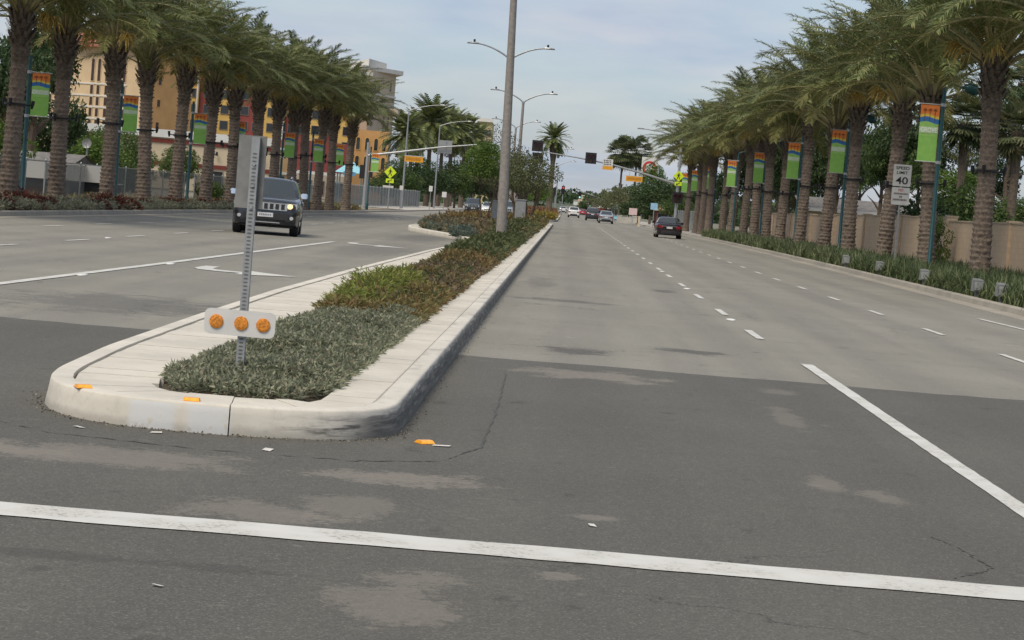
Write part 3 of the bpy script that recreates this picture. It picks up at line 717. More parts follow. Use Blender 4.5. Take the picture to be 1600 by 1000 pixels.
def palm_trunk_mesh(h, r0, r1, seed):
    r = np.random.default_rng(seed)
    nu, nv = 36, int(h * 34)
    u = np.arange(nu) / nu; v = np.arange(nv) / (nv - 1) * h
    U, Vv = np.meshgrid(u, v)
    row = Vv / 0.14; ri = np.floor(row); fr = row - ri
    ph = (U * 9 + 0.5 * (ri % 2) + 0.13 * ri)
    lat = np.abs(np.sin(math.pi * ph))
    boot = fr ** 1.5 * lat ** 0.7
    jit = r.normal(0, 1, (int(h / 0.14) + 3, 9 + 4))
    jj = jit[ri.astype(int), (np.floor(ph) % 9).astype(int)]
    t = Vv / h
    rad = r0 + (r1 - r0) * t + 0.10 * np.exp(-Vv / 0.35) + 0.06 * boot * (1 + 0.4 * jj) + 0.006 * r.normal(0, 1, U.shape)
    top = np.clip((Vv - (h - 1.5)) / 1.1, 0, 1)
    rad = rad + top * 0.085 + top * 0.05 * boot
    lean = 0.10 * h * r.uniform(-0.25, 0.25)
    X_ = np.cos(U * 2 * math.pi) * rad + lean * t ** 2; Y_ = np.sin(U * 2 * math.pi) * rad
    V = np.stack([X_, Y_, Vv], -1).reshape(-1, 3)
    i, j = np.meshgrid(np.arange(nv - 1), np.arange(nu), indexing='ij')
    F = np.stack([i * nu + j, i * nu + (j + 1) % nu, (i + 1) * nu + (j + 1) % nu, (i + 1) * nu + j], -1).reshape(-1, 4)
    mi = ((F[:, 0] // nu) / (nv - 1) * h > h - 1.45).astype(int)
    return np_mesh('trunk', V, F, [M['bark'], M['boots']], mi), lean
def boot_crown_mesh(seed):
    """cut leaf bases sticking up around the top of the trunk"""
    r = np.random.default_rng(seed); b = B()
    for i in range(54):
        z = -1.0 + 1.15 * (i / 54); a = i * 2.399; rr = 0.33 + 0.06 * (z + 1)
        L_ = r.uniform(0.22, 0.5) * (1.0 if z > -0.4 else 0.7); w = r.uniform(0.05, 0.085)
        ca, sa = math.cos(a), math.sin(a)
        o_ = 0.35 if z > -0.3 else 0.55
        p0 = Vector((ca * rr, sa * rr, z)); p1 = p0 + Vector((ca * o_, sa * o_, 0.85)).normalized() * L_
        s_ = Vector((-sa, ca, 0)); q = Vector((ca, sa, 0))
        b.face([p0 - s_ * w, p0 + s_ * w, p1 + s_ * w * 0.6, p1 - s_ * w * 0.6]); b.face([p0 + s_ * w - q * 0.06, p0 - s_ * w - q * 0.06, p1 - s_ * w * 0.6 - q * 0.04, p1 + s_ * w * 0.6 - q * 0.04])
        b.face([p1 - s_ * w * 0.6, p1 + s_ * w * 0.6, p1 + s_ * w * 0.6 - q * 0.04, p1 - s_ * w * 0.6 - q * 0.04])
    return b.mesh('leaf_bases', M['boots'])
BC = [boot_crown_mesh(s_) for s_ in (1, 2)]
k = NT('palm_flower'); k.link(k.mix(k.noise(9), (0.30, 0.20, 0.035), (0.40, 0.29, 0.07)), 'Base Color'); M['flower'] = k.m
def flower_mesh(seed):
    r = np.random.default_rng(seed); b = B()
    b.tube([(0.2, 0, 0), (0.7, 0, 0.55), (1.15, 0, 0.5)], [0.03, 0.025, 0.015], 5)
    for i in range(46):
        t = r.uniform(0.45, 1.0); p = Vector((0.2 + 0.95 * t, 0, 0.55 * math.sin(t * 1.7)))
        d = Vector((r.uniform(0.1, 0.9), r.normal(0, 0.45), r.uniform(-0.6, 0.3))); ln = r.uniform(0.35, 0.6)
        b.tube([p, p + d.normalized() * ln * 0.6, p + d.normalized() * ln + Vector((0, 0, -0.18))], [0.014, 0.014, 0.010], 3, cap=False)
    return b.mesh('flower_stalk', M['flower'])
FLM = flower_mesh(5)
M['black_metal'] = plain('black_metal', (0.025, 0.025, 0.027), 0.5, 0.5)
bb = B()
bb.tube([(0, 0, -0.035), (0, 0, 0.035)], 0.345, 20)
for a in (0.4, 2.5, 4.6):
    ca, sa = math.cos(a), math.sin(a)
    bb.tube([(ca * 0.35, sa * 0.35, 0), (ca * 0.52, sa * 0.52, 0.02)], 0.025, 6)
    bb.tube([(ca * 0.52, sa * 0.52, -0.10), (ca * 0.54, sa * 0.54, 0.05), (ca * 0.55, sa * 0.55, 0.16)], [0.035, 0.06, 0.06], 8)
BAND = bb.mesh('lamp_band', M['black_metal'])
TR = [palm_trunk_mesh(5.6, 0.275, 0.215, s_) for s_ in (1, 2, 3)]
TR_H = 5.6
def date_palm(x, y, h, label, group, nseed, z=0.12, dens=1.0, band=True, fs=1.0):
    r = random.Random(nseed)
    o = thing('date_palm', label, 'palm tree', (x, y, z), r.uniform(0, 6.28), group)
    tm, lean = TR[nseed % 3]
    o.rotation_euler = (r.uniform(-0.03, 0.03), r.uniform(-0.03, 0.03), r.uniform(0, 6.28)); fs *= r.uniform(0.93, 1.07); dens *= r.uniform(0.82, 1.05)
    s_ = h / TR_H
    inst('trunk', tm, o, scale=(1, 1, s_))
    inst('leaf_bases', BC[nseed % 2], o, (lean, 0, h), (0, 0, r.uniform(0, 6)))
    if band: inst('lamp_band', BAND, o, (lean * 0.3, 0, h * 0.53 + r.uniform(-0.1, 0.1)), (0, 0, r.uniform(0, 6)))
    if nseed % 3 != 1:
        for q in range(2): inst('flower_stalk', FLM, o, (lean, 0, h + 0.05), (0, 0, r.uniform(0, 6.28)))
    gold = 0
    for key, cnt in (('a', 12), ('b', 19), ('c', 20), ('d', 15), ('e', 6)):
        cnt = int(cnt * dens)
        for i in range(cnt):
            gold += 1
            az_ = gold * 2.39996 + r.uniform(-0.25, 0.25)
            sc = r.uniform(0.82, 1.1) * fs
            zoff = {'a': 0.28, 'b': 0.2, 'c': 0.1, 'd': 0.0, 'e': -0.12}[key]
            inst('frond', r.choice(FR[key]), o, (lean + 0.16 * math.cos(az_), 0.16 * math.sin(az_), h + zoff), (r.uniform(-0.12, 0.12), r.uniform(-0.10, 0.10), az_), (sc, sc, sc))
    return o
LEFT = [(-17.6, 61.5), (-17.6, 68.2), (-17.6, 74.8), (-17.6, 83.0), (-17.6, 90.2), (-17.6, 97.6), (-17.3, 103.8), (-17.0, 109.7), (-16.6, 115.6), (-16.4, 121), (-16.1, 126.4), (-15.9, 131), (-15.7, 136.4), (-15.5, 142), (-15.3, 150.7)]
for i, (x, y) in enumerate(LEFT):
    date_palm(x, y, 6.0 + random.uniform(-0.35, 0.35), ORD[i] + ' date palm of the row along the left kerb, counted from the left edge', 'date palms along the left kerb', i, fs=0.96)
RIGHT = [54.2, 64.0, 73.9, 84.6, 95.0, 104.2, 114.2, 124, 133.6, 143, 151, 162.5, 171.5, 180.2, 189, 197.5, 212.5]
for i, y in enumerate(RIGHT):
    date_palm(12.25 + random.uniform(-0.1, 0.1) - (0.5 if y > 175 else 0), y, 6.45 + random.uniform(-0.45, 0.45), ORD[i] + ' date palm of the row along the right kerb, counted from the right edge', 'date palms along the right kerb', i + 20, fs=1.13)

# ------------------------------------------------------------------ banner poles and banners
M['teal_paint'] = plain('dark_teal_paint', (0.012, 0.060, 0.062), 0.4, 0.2, scale=3)
k = NT('banner_print')
s3 = k.n('ShaderNodeSeparateXYZ', {0: k.pos()}); X_, _, Z_ = s3.outputs
wv = k.math('ADD', Z_, k.math('MULTIPLY', k.math('SINE', k.math('ADD', k.math('MULTIPLY', X_, 5.2), 2.4)), -0.02))
c = k.mix(k.math('GREATER_THAN', Z_, 0.45), (0.24, 0.50, 0.10), (0.34, 0.60, 0.16))
fold = k.noise(3.0, 3, vec=k.vscale(1, 1, 3))
c = k.mix(k.map(fold, 0.35, 0.7), c, (0.28, 0.54, 0.12))
c = k.mix(k.math('MULTIPLY', k.math('GREATER_THAN', Z_, 0.50), k.math('LESS_THAN', Z_, 0.605)), c, (0.52, 0.68, 0.42))
c = k.mix(k.math('GREATER_THAN', wv, 0.68), c, (0.04, 0.18, 0.46))
c = k.mix(k.math('GREATER_THAN', wv, 0.765), c, (0.75, 0.58, 0.08))
c = k.mix(k.map(wv, 0.785, 0.83), c, (0.75, 0.22, 0.05))
k.link(c, 'Base Color'); k.link(0.7, 'Roughness')
trn = k.n('ShaderNodeBsdfTranslucent', {'Color': c}); mx = k.n('ShaderNodeMixShader', {0: 0.25, 1: k.p.outputs[0], 2: trn.outputs[0]}); k.t.links.new(mx.outputs[0], k.out.inputs[0])
M['banner'] = k.m
M['maroon'] = plain('dark_red_print', (0.13, 0.03, 0.015), 0.7)
M['white_print'] = plain('white_print', (0.75, 0.78, 0.72), 0.7, var=0.03)
M['black_print'] = plain('black_print', (0.02, 0.02, 0.02), 0.6)
M['sign_white'] = plain('sign_white', (0.62, 0.61, 0.58), 0.45, var=0.06)
M['sign_back'] = plain('sign_aluminium', (0.34, 0.35, 0.345), 0.45, 0.4, var=0.1)
M['galv'] = plain('galvanised_steel', (0.36, 0.37, 0.37), 0.45, 0.5, var=0.12, scale=12)
M['red_print'] = plain('red_print', (0.50, 0.03, 0.03), 0.6)

def text_mesh(txt, h, w, mat):
    cu_ = bpy.data.curves.new('lettering', 'FONT'); cu_.body = txt; cu_.size = 1.0; cu_.align_x = 'CENTER'; cu_.offset = 0.012
    o = bpy.data.objects.new('lettering', cu_)
    col.objects.link(o)
    me = bpy.data.meshes.new_from_object(o.evaluated_get(bpy.context.evaluated_depsgraph_get()))
    bpy.data.objects.remove(o); bpy.data.curves.remove(cu_)
    co = np.empty(len(me.vertices) * 3, np.float32); me.vertices.foreach_get('co', co); co = co.reshape(-1, 3)
    mn, mx_ = co.min(0), co.max(0)
    co = (co - (mn + mx_) / 2) / np.maximum(mx_ - mn, 1e-6) * [w, h, 0]
    out = np.c_[co[:, 0], np.zeros(len(co)), co[:, 1]]         # stands in the XZ plane, faces -Y
    me.vertices.foreach_set('co', out.astype(np.float32).ravel()); me.materials.clear(); me.materials.append(mat); me.update(); me.name = 'lettering'
    return me
GROVE = text_mesh('GROVE', 0.085, 0.86, M['white_print'])
# banner cloth in unit box (x -0.5..0.5, z 0..1), slightly billowed, two sided
bc = B(); rows = []
for i in range(9):
    z = i / 8; rows.append([(x, 0.03 * math.sin(3.1 * z + x * 2) * (1 - abs(2 * z - 1)), z) for x in np.linspace(-0.5, 0.5, 5)])
bc.grid(rows); BCLOTH = bc.mesh('cloth', M['banner'])
ic = B()
for q in (-0.27, 0.0, 0.27):
    for j in range(6):
        a = R(-20 + j * 44); a2 = a + 0.5
        ic.face([(q, 0, 0.895), (q + 0.07 * math.cos(a - 0.25), 0, 0.895 + 0.022 * math.sin(a - 0.25)), (q + 0.135 * math.cos(a), 0, 0.895 + 0.042 * math.sin(a)), (q + 0.07 * math.cos(a + 0.25), 0, 0.895 + 0.022 * math.sin(a + 0.25))][::-1])
    ic.face([(q - 0.014, 0, 0.895), (q - 0.014, 0, 0.70), (q + 0.014, 0, 0.70), (q + 0.014, 0, 0.895)][::-1])
ICON = ic.mesh('palm_print', M['maroon'])
def banner_set(x, y, hp, zt, w, h, side, label_p, label_b, grp, lamp, shift=0.0, rz=0.0):
    o = thing('banner_pole', label_p, 'pole', (x, y, 0.12), 0, 'banner poles ' + grp)
    b = B(); b.tube([(0, 0, 0), (0, 0, 0.5), (0, 0, 0.55), (0, 0, hp)], [0.12, 0.11, 0.075, 0.06], 12); b.build('pole', M['teal_paint'], o, smooth=40)
    for zz in (zt, zt - h):
        b = B(); b.tube([(0, 0, zz), (side * (w + 0.16), 0, zz)], 0.022, 6); b.tube([(0, 0, zz - 0.05), (0, 0, zz + 0.05)], 0.085, 10); b.build('banner_arm', M['galv'], o)
    if lamp:
        b = B(); b.tube([(0, 0, hp - 0.05), (-side * 0.25, 0, hp + 0.1), (-side * 0.65, 0, hp + 0.05)], [0.045, 0.04, 0.035], 8); b.build('lamp_arm', M['teal_paint'], o)
        b = B(); b.tube([(-side * 0.62, 0, hp + 0.08), (-side * 0.75, 0, hp + 0.06), (-side * 1.0, 0, hp - 0.02), (-side * 1.15, 0, hp - 0.10)], [0.06, 0.16, 0.19, 0.05], 10); b.build('lamp_head', M['teal_paint'], o, smooth=40)
    bn = thing('banner', label_b, 'banner', (x + side * (0.10 + w / 2), y, 0.12 + zt - h), rz, 'street banners ' + grp)
    inst('cloth', BCLOTH, bn, scale=(w, 0.6, h))
    inst('palm_print', ICON, bn, (0, -0.012, 0), scale=(w, 1, h))
    inst('lettering', GROVE, bn, (0, -0.034, h * 0.553), scale=(w, 1, h))
LB = [(-17.75, 70.6), (-17.75, 85.2), (-17.7, 101.2), (-17.2, 110), (-16.5, 124.5), (-16.1, 135.5), (-15.8, 145.0), (-15.7, 171)]
for i, (x, y) in enumerate(LB):
    banner_set(x, y, 4.95, 4.42, 0.58, 1.42, 1, ORD[i] + ' dark teal banner pole in the left palm row', ORD[i] + ' orange blue and green street banner on the left side', 'on the left', False)
RB = [(12.1, 72.4), (12.1, 96.4), (12.1, 115.3), (12.1, 136), (12.1, 158.6), (12.1, 181), (12.0, 202), (12.0, 219)]
for i, (x, y) in enumerate(RB):
    banner_set(x, y, 6.35, 5.78, 0.62, 1.9, -1, ORD[i] + ' dark teal banner pole in the right palm row, counted from the nearest', ORD[i] + ' orange blue and green street banner on the right side, counted from the nearest', 'on the right', True)

# ------------------------------------------------------------------ speed limit sign
o = thing('speed_limit_sign', 'white speed limit 40 sign with a smaller notice below on a post', 'sign', (11.42, 75.5, -0.03))
b = B(); b.box(-0.03, 0.03, -0.03, 0.03, 0, 3.95); b.build('post', M['galv'], o)
def plate(o, w, z0, z1, y=-0.05, x=0.0, mat='sign_white', name='plate', th=0.012):
    b = B(); r_ = 0.04; pts = []
    for cx_, cz_, a0 in ((w / 2 - r_, z1 - r_, 0), (-w / 2 + r_, z1 - r_, 90), (-w / 2 + r_, z0 + r_, 180), (w / 2 - r_, z0 + r_, 270)):
        for q in range(4): a = R(a0 + q * 30); pts.append((x + cx_ + r_ * math.cos(a), cz_ + r_ * math.sin(a)))
    b.mat(0); b.face([(px, y, pz) for px, pz in pts][::-1]) ; b.mat(1); b.face([(px, y + th, pz) for px, pz in pts])
    for i in range(len(pts)):
        (xa, za), (xb, zb) = pts[i], pts[(i + 1) % len(pts)]; b.face([(xa, y, za), (xb, y, zb), (xb, y + th, zb), (xa, y + th, za)])
    me = b.mesh(name, [M[mat], M['sign_back']])
    if me.polygons[0].normal.y > 0: me.flip_normals()
    return inst(name, me, o)
pl = plate(o, 0.62, 3.22, 3.97)
for txt, hh, ww, zz in (('SPEED', 0.105, 0.46, 3.85), ('LIMIT', 0.105, 0.38, 3.69), ('40', 0.25, 0.42, 3.42)):
    inst('lettering', text_mesh(txt, hh, ww, M['black_print']), pl, (0, -0.056, zz))
pl = plate(o, 0.62, 2.58, 3.18)
inst('lettering', text_mesh('NO', 0.09, 0.17, M['red_print']), pl, (0, -0.056, 3.09))
for zz, ww in ((2.965, 0.46), (2.86, 0.07), (2.755, 0.50)):
    b = B(); x0 = -ww / 2
    while x0 < ww / 2 - 0.02:
        wl = random.uniform(0.025, 0.04); b.face([(x0, -0.056, zz - 0.03), (x0 + wl, -0.056, zz - 0.03), (x0 + wl, -0.056, zz + 0.03), (x0, -0.056, zz + 0.03)]); x0 += wl + 0.014
    b.build('print_line', plain('grey_print', (0.16, 0.12, 0.12), 0.7), pl)

# ------------------------------------------------------------------ object marker on the nose
o = thing('median_marker', 'perforated steel post with grey sign and three amber discs on the median nose', 'sign post', (-2.2, 15.2, KH - 0.06), 0.0)
b = B()
hp = 1.74; t_ = 0.028
b.box(-t_, t_, -t_, t_, 0, hp)
b.build('post', M['galv'], o)
hm = B()
for i in range(60):
    z = 0.06 + i * 0.0265
    if z > hp - 0.03: break
    hm.face([(0.017 * math.cos(a) , -t_ - 0.001, z + 0.007 * math.sin(a)) for a in np.linspace(0, 2 * math.pi, 9)[:-1]][::1])
hm.build('post_holes', plain('hole_shadow_steel', (0.13, 0.13, 0.13), 0.9), o)
disc = plain('amber_disc', (0.72, 0.25, 0.02), 0.5, scale=60, var=0.4, bump=0.5)
pl = plate(o, 0.50, 0.345, 0.525, y=-0.055, x=-0.02, mat='sign_white')
pl.rotation_euler = (0, R(0.6), 0)
for dx_ in (-0.185, -0.01, 0.145):
    b = B(); b.tube([(dx_, -0.056, 0.435), (dx_, -0.064, 0.435), (dx_, -0.069, 0.435)], [0.050, 0.048, 0.032], 20); b.build('reflector_disc', disc, pl)
b = B(); b.box(-0.15, 0.065, 0.031, 0.037, 1.24, 1.75, Matrix.Rotation(R(-18), 4, 'Z')); b.build('sign_panel', plain('weathered_grey_panel', (0.21, 0.21, 0.20), 0.5, 0.3, var=0.15, scale=9), o)
for zz in (1.25, 1.40, 1.55):
    b = B(); b.tube([(0, 0.03, zz), (0, -0.04, zz)], 0.012, 6); b.build('bolt', M['galv'], o)

# ------------------------------------------------------------------ street lamps
M['pole_conc'] = plain('lamp_concrete', (0.245, 0.225, 0.205), 0.8, var=0.15, scale=8, bump=0.2)
M['lamp_grey'] = plain('lamp_grey_metal', (0.30, 0.31, 0.32), 0.4, 0.4)
def street_lamp(x, y, label, h=10.3, two=True, side=1, z=0.14, mat='pole_conc', r0=0.19, reach=2.3):
    o = thing('street_lamp', label, 'street lamp', (x, y, z), 0, 'double armed lamps on the median' if two else 'single armed street lamps')
    b = B(); b.tube([(0, 0, -0.05), (0, 0, 0.3), (0, 0, h)], [r0, r0 * 0.97, r0 * 0.52], 8); b.build('pole', M[mat], o, smooth=60)
    b = B(); b.tube([(0, 0, h - 0.1), (0, 0, h + 0.05), (0, 0, h + 0.12)], [r0 * 0.6, r0 * 0.6, 0.02], 8); b.build('cap', M['lamp_grey'], o)
    for sd in ((-1, 1) if two else (side,)):
        pts = [(sd * reach * t, 0, h + 0.85 * math.sin(t * math.pi / 2) ** 0.8) for t in np.linspace(0, 0.86, 9)]
        b = B(); b.tube(pts, [0.055] * 4 + [0.045] * 5, 7); a = b.build('arm', M['lamp_grey'], o, smooth=50)
        xe, ze = pts[-1][0], pts[-1][2]
        b = B(); rows = []
        for q, (dd, ww, hh) in enumerate([(-0.02, 0.05, 0.05), (0.1, 0.11, 0.07), (0.35, 0.15, 0.08), (0.6, 0.12, 0.05), (0.68, 0.04, 0.02)]):
            rows.append([(xe + sd * dd, -ww, ze + 0.01), (xe + sd * dd, -ww * 0.7, ze + hh), (xe + sd * dd, ww * 0.7, ze + hh), (xe + sd * dd, ww, ze + 0.01), (xe + sd * dd, 0, ze - 0.04)])
        b.grid(rows, True); b.face(rows[0]); b.face(rows[-1][::-1]); b.build('luminaire', M['lamp_grey'], a, smooth=50)
        b = B(); b.tube([(xe + sd * 0.25, 0, ze + 0.07), (xe + sd * 0.25, 0, ze + 0.22), (xe + sd * 0.25, 0, ze + 0.25)], [0.06, 0.07, 0.03], 8); b.build('photocell', M['black_metal'], a)
    return o
for i, (x, y, h) in enumerate([(-2.18, 75, 10.6), (-4.15, 132, 10.0), (-4.1, 172, 9.35), (-6.2, 236, 9.5), (-2.3, 300, 8.6)]):
    street_lamp(x, y, ORD[i] + ' double armed lamp post on the median, counted from the nearest', h).rotation_euler = (0, -0.026 if i == 0 else 0.0, 0)
street_lamp(-16.3, 215, 'single armed lamp with long arm rising above the left palms', 9.6, False, 1, mat='lamp_grey', r0=0.12, reach=3.6)
street_lamp(-16.0, 262, 'single armed lamp among the far left palms', 9.9, False, 1, mat='lamp_grey', r0=0.12, reach=3.8)
street_lamp(-1.9, 352, 'thin single lamp post beyond the far median palm', 8.0, False, 1, mat='lamp_grey', r0=0.12, reach=2.5)

# ------------------------------------------------------------------ signal masts
M['signal_black'] = plain('signal_black', (0.018, 0.014, 0.015), 0.5)
M['dark_lens'] = plain('unlit_red_lens', (0.10, 0.01, 0.012), 0.2)
M['yellow_green'] = plain('fluorescent_yellow_green', (0.62, 0.78, 0.02), 0.5, var=0.04)
M['amber_sign'] = plain('amber_street_sign', (0.72, 0.33, 0.02), 0.5, var=0.08)
def mast(label, base, hpole, arm_pts, group, lamp=None):
    o = thing('signal_mast', label, 'traffic signal', base, 0, group)
    b = B(); b.tube([(0, 0, 0), (0, 0, 0.25), (0, 0, 0.28), (0, 0, hpole)], [0.24, 0.24, 0.155, 0.11], 14); b.build('pole', M['galv'], o, smooth=40)
    b = B(); n = len(arm_pts); b.tube(arm_pts, [0.12 - 0.07 * i / (n - 1) for i in range(n)], 10); b.build('mast_arm', M['galv'], o, smooth=50)
    if lamp: b = B(); b.tube(lamp, [0.06] * (len(lamp) - 1) + [0.04], 7); b.build('lamp_arm', M['lamp_grey'], o); e = lamp[-1]; b = B(); b.box(e[0] - 0.6, e[0], e[1] - 0.13, e[1] + 0.13, e[2] - 0.05, e[2] + 0.06); b.build('luminaire', M['lamp_grey'], o)
    return o
def hawk_head(o, x, y, z, back=False, name='beacon_head'):
    b = B(); b.box(x - 0.52, x + 0.52, y - 0.02, y + 0.02, z - 0.52, z + 0.52); b.box(x - 0.4, x + 0.4, y + 0.02, y + 0.2, z - 0.4, z + 0.4); hd = b.build(name, M['signal_black'], o)
    for dx_, dz_ in ((-0.21, 0.16), (0.21, 0.16), (0, -0.22)):
        b = B(); pts = [(x + dx_ + 0.15 * math.cos(a), y - 0.03, z + dz_ + 0.15 * math.sin(a)) for a in np.linspace(0, 2 * math.pi, 17)[:-1]]; b.face(pts)
        b.build('lens', M['dark_lens'] if dz_ > 0 else plain('unlit_amber_lens', (0.13, 0.06, 0.01), 0.2), hd)
        b = B(); rows = [[(x + dx_ + 0.165 * math.cos(a), y - d_, z + dz_ + 0.165 * math.sin(a)) for a in np.linspace(-0.3, math.pi + 0.3, 12)] for d_ in (0.02, 0.24)]; b.grid(rows); b.build('visor', M['signal_black'], hd)
def ped_diamond(o, x, y, z, s_=0.53):
    """yellow green walking figure diamond with arrow plaque"""
    b = B(); b.face([(x, y, z - s_), (x + s_, y, z), (x, y, z + s_), (x - s_, y, z)]); b.face([(x, y + 0.01, z - s_), (x - s_, y + 0.01, z), (x, y + 0.01, z + s_), (x + s_, y + 0.01, z)])
    d = b.build('diamond_plate', M['yellow_green'], o)
    f = B(); yy_ = y - 0.008
    hd = [(x + 0.05 * math.cos(a), yy_, z + 0.26 + 0.05 * math.sin(a)) for a in np.linspace(0, 2 * math.pi, 11)[:-1]]; f.face(hd)
    f.face([(x - 0.07, yy_, z - 0.03), (x + 0.05, yy_, z - 0.03), (x + 0.06, yy_, z + 0.19), (x - 0.06, yy_, z + 0.19)])
    f.face([(x - 0.07, yy_, z - 0.03), (x - 0.19, yy_, z - 0.29), (x - 0.12, yy_, z - 0.30), (x, yy_, z - 0.03)])
    f.face([(x - 0.02, yy_, z - 0.03), (x + 0.05, yy_, z - 0.03), (x + 0.15, yy_, z - 0.29), (x + 0.08, yy_, z - 0.30)])
    f.face([(x + 0.05, yy_, z + 0.18), (x + 0.17, yy_, z + 0.02), (x + 0.13, yy_, z), (x + 0.03, yy_, z + 0.12)])
    f.face([(x - 0.06, yy_, z + 0.18), (x - 0.17, yy_, z + 0.05), (x - 0.14, yy_, z + 0.02), (x - 0.03, yy_, z + 0.12)])
    f.build('walking_figure', M['black_print'], d)
    b = B(); b.box(x - 0.33, x + 0.33, y, y + 0.01, z - s_ - 0.38, z - s_ - 0.02); pq = b.build('arrow_plate', M['yellow_green'], o)
    f = B(); zc = z - s_ - 0.2
    f.face([(x - 0.2, yy_, zc - 0.13), (x + 0.0, yy_, zc - 0.13), (x - 0.07, yy_, zc - 0.05), (x + 0.2, yy_, zc + 0.08), (x + 0.16, yy_, zc + 0.13), (x - 0.11, yy_, zc), (x - 0.17, yy_, zc + 0.05)]); f.build('arrow_print', M['black_print'], pq)
def street_sign(o, x, y, z, w=1.55, h=0.5):
    b = B(); b.box(x - w / 2, x + w / 2, y - 0.05, y + 0.05, z - h / 2, z + h / 2); s_ = b.build('street_name_sign', M['amber_sign'], o)
    b = B(); b.box(x - w / 2 - 0.03, x + w / 2 + 0.03, y - 0.06, y + 0.06, z + h / 2, z + h / 2 + 0.05); b.build('sign_frame', M['sign_white'], s_)
    b = B(); x0 = x - w / 2 + 0.14
    while x0 < x + w / 2 - 0.2:
        wl = random.uniform(0.06, 0.1); b.face([(x0, y - 0.056, z - 0.11), (x0 + wl, y - 0.056, z - 0.11), (x0 + wl, y - 0.056, z + 0.13), (x0, y - 0.056, z + 0.13)]); x0 += wl + 0.03
    b.build('print_line', plain('amber_dark_print', (0.42, 0.17, 0.01), 0.6), s_)
    b = B(); [b.tube([(x + q, y, z + h / 2 + 0.04), (x + q, y, z + h / 2 + 0.45)], 0.02, 5) for q in (-w * 0.3, w * 0.3)]; b.build('hanger', M['galv'], s_)

# right mast: base at (10.25, 205)
o = mast('right mast arm with dark beacons reaching over the lanes from the sidewalk', (10.2, 205, 0.15), 8.6, [(0, 0, 4.35), (-3, -0.3, 5.05), (-6.5, -0.6, 5.75), (-9.5, -0.9, 6.1), (-12.3, -1.1, 6.35)], 'beacon mast arms at the crossing',
         [(0, 0, 8.4), (-0.6, 0, 8.75), (-1.8, 0, 9.15), (-3.6, 0, 9.3)])
hawk_head(o, -8.35, -1.15, 6.15); hawk_head(o, 0.05, -0.35, 3.12)
ped_diamond(o, 0.0, -0.25, 5.15, 0.52)
street_sign(o, -4.15, -0.5, 4.55)
b = B(); b.box(-7.2, -6.25, -0.80, -0.77, 5.55, 6.2); sg = b.build('crossing_notice', M['sign_white'], o)
b = B(); b.box(-7.2, -6.25, -0.80, -0.77, 5.2, 5.545); b.build('amber_plate', M['amber_sign'], sg)
b = B()
for zz in (6.05, 5.88, 5.70):
    x0 = -7.1
    while x0 < -6.4: b.face([(x0, -0.806, zz - 0.05), (x0 + 0.09, -0.806, zz - 0.05), (x0 + 0.09, -0.806, zz + 0.05), (x0, -0.806, zz + 0.05)]); x0 += random.uniform(0.12, 0.17)
b.build('print_line', M['black_print'], sg)
hawk_head(o, -13.4, -1.3, 6.9); hawk_head(o, -13.3, -1.2, 5.75)
b = B(); b.tube([(-12.2, -1.1, 6.34), (-13.2, -1.15, 6.45)], [0.05, 0.045], 8); b.build('arm_tip', M['galv'], o)

# left mast: seen from behind
o = mast('left mast arm seen from behind, standing at the end of the left palms', (-16.4, 176, 0.15), 5.35, [(0, 0, 4.28), (2.5, -0.1, 4.75), (5.5, -0.2, 5.35), (8.75, -0.3, 5.85)], 'beacon mast arms at the crossing')
street_sign(o, 3.75, 0.0, 4.28, 1.5, 0.46)
b = B(); b.box(5.7, 6.75, 0.0, 0.03, 4.95, 6.0); b.build('notice_back', M['sign_back'], o)
b = B(); b.box(6.17, 6.27, -0.06, -0.003, 4.98, 5.97); b.build('notice_bracket', M['galv'], o)
b = B(); b.box(-0.55, -0.05, -0.05, 0.3, 2.4, 3.5); b.build('signal_box', M['signal_black'], o)
b = B(); b.box(0.18, 0.5, -0.05, 0.3, 2.5, 3.0); b.build('pedestrian_signal', M['signal_black'], o)
for (x, y, lab) in ((-14.95, 182, 'yellow green crossing sign on its own post beside the left fence'),):
    o = thing('crossing_sign', lab, 'sign', (x, y, 0.15)); b = B(); b.tube([(0, 0.03, 0), (0, 0.03, 3.7)], 0.05, 8); b.build('post', M['galv'], o)
    ped_diamond(o, 0, -0.03, 3.15, 0.52)
    b = B(); b.box(-0.55, 0.35, -0.02, 0.0, 1.85, 2.02); b.build('narrow_plate', M['sign_white'], o)
for i, (px, py, Y, wh, lab) in enumerate([(627, 296, 190, (0.3, 0.4), 'small white parking sign beside the left fence'), (673, 297, 215, (0.35, 0.55), 'small white sign past the end of the left fence'), (694, 306, 240, (0.5, 0.6), 'pale sign farther along the left sidewalk')]):
    p = at(px, py, Y); o = thing('parking_sign', lab, 'sign', (p.x, p.y, 0.14)); b = B(); b.tube([(0, 0.03, 0), (0, 0.03, p.z)], 0.03, 6); b.build('post', M['galv'], o)
    plate(o, wh[0], p.z - wh[1] / 2, p.z + wh[1] / 2, y=-0.03)

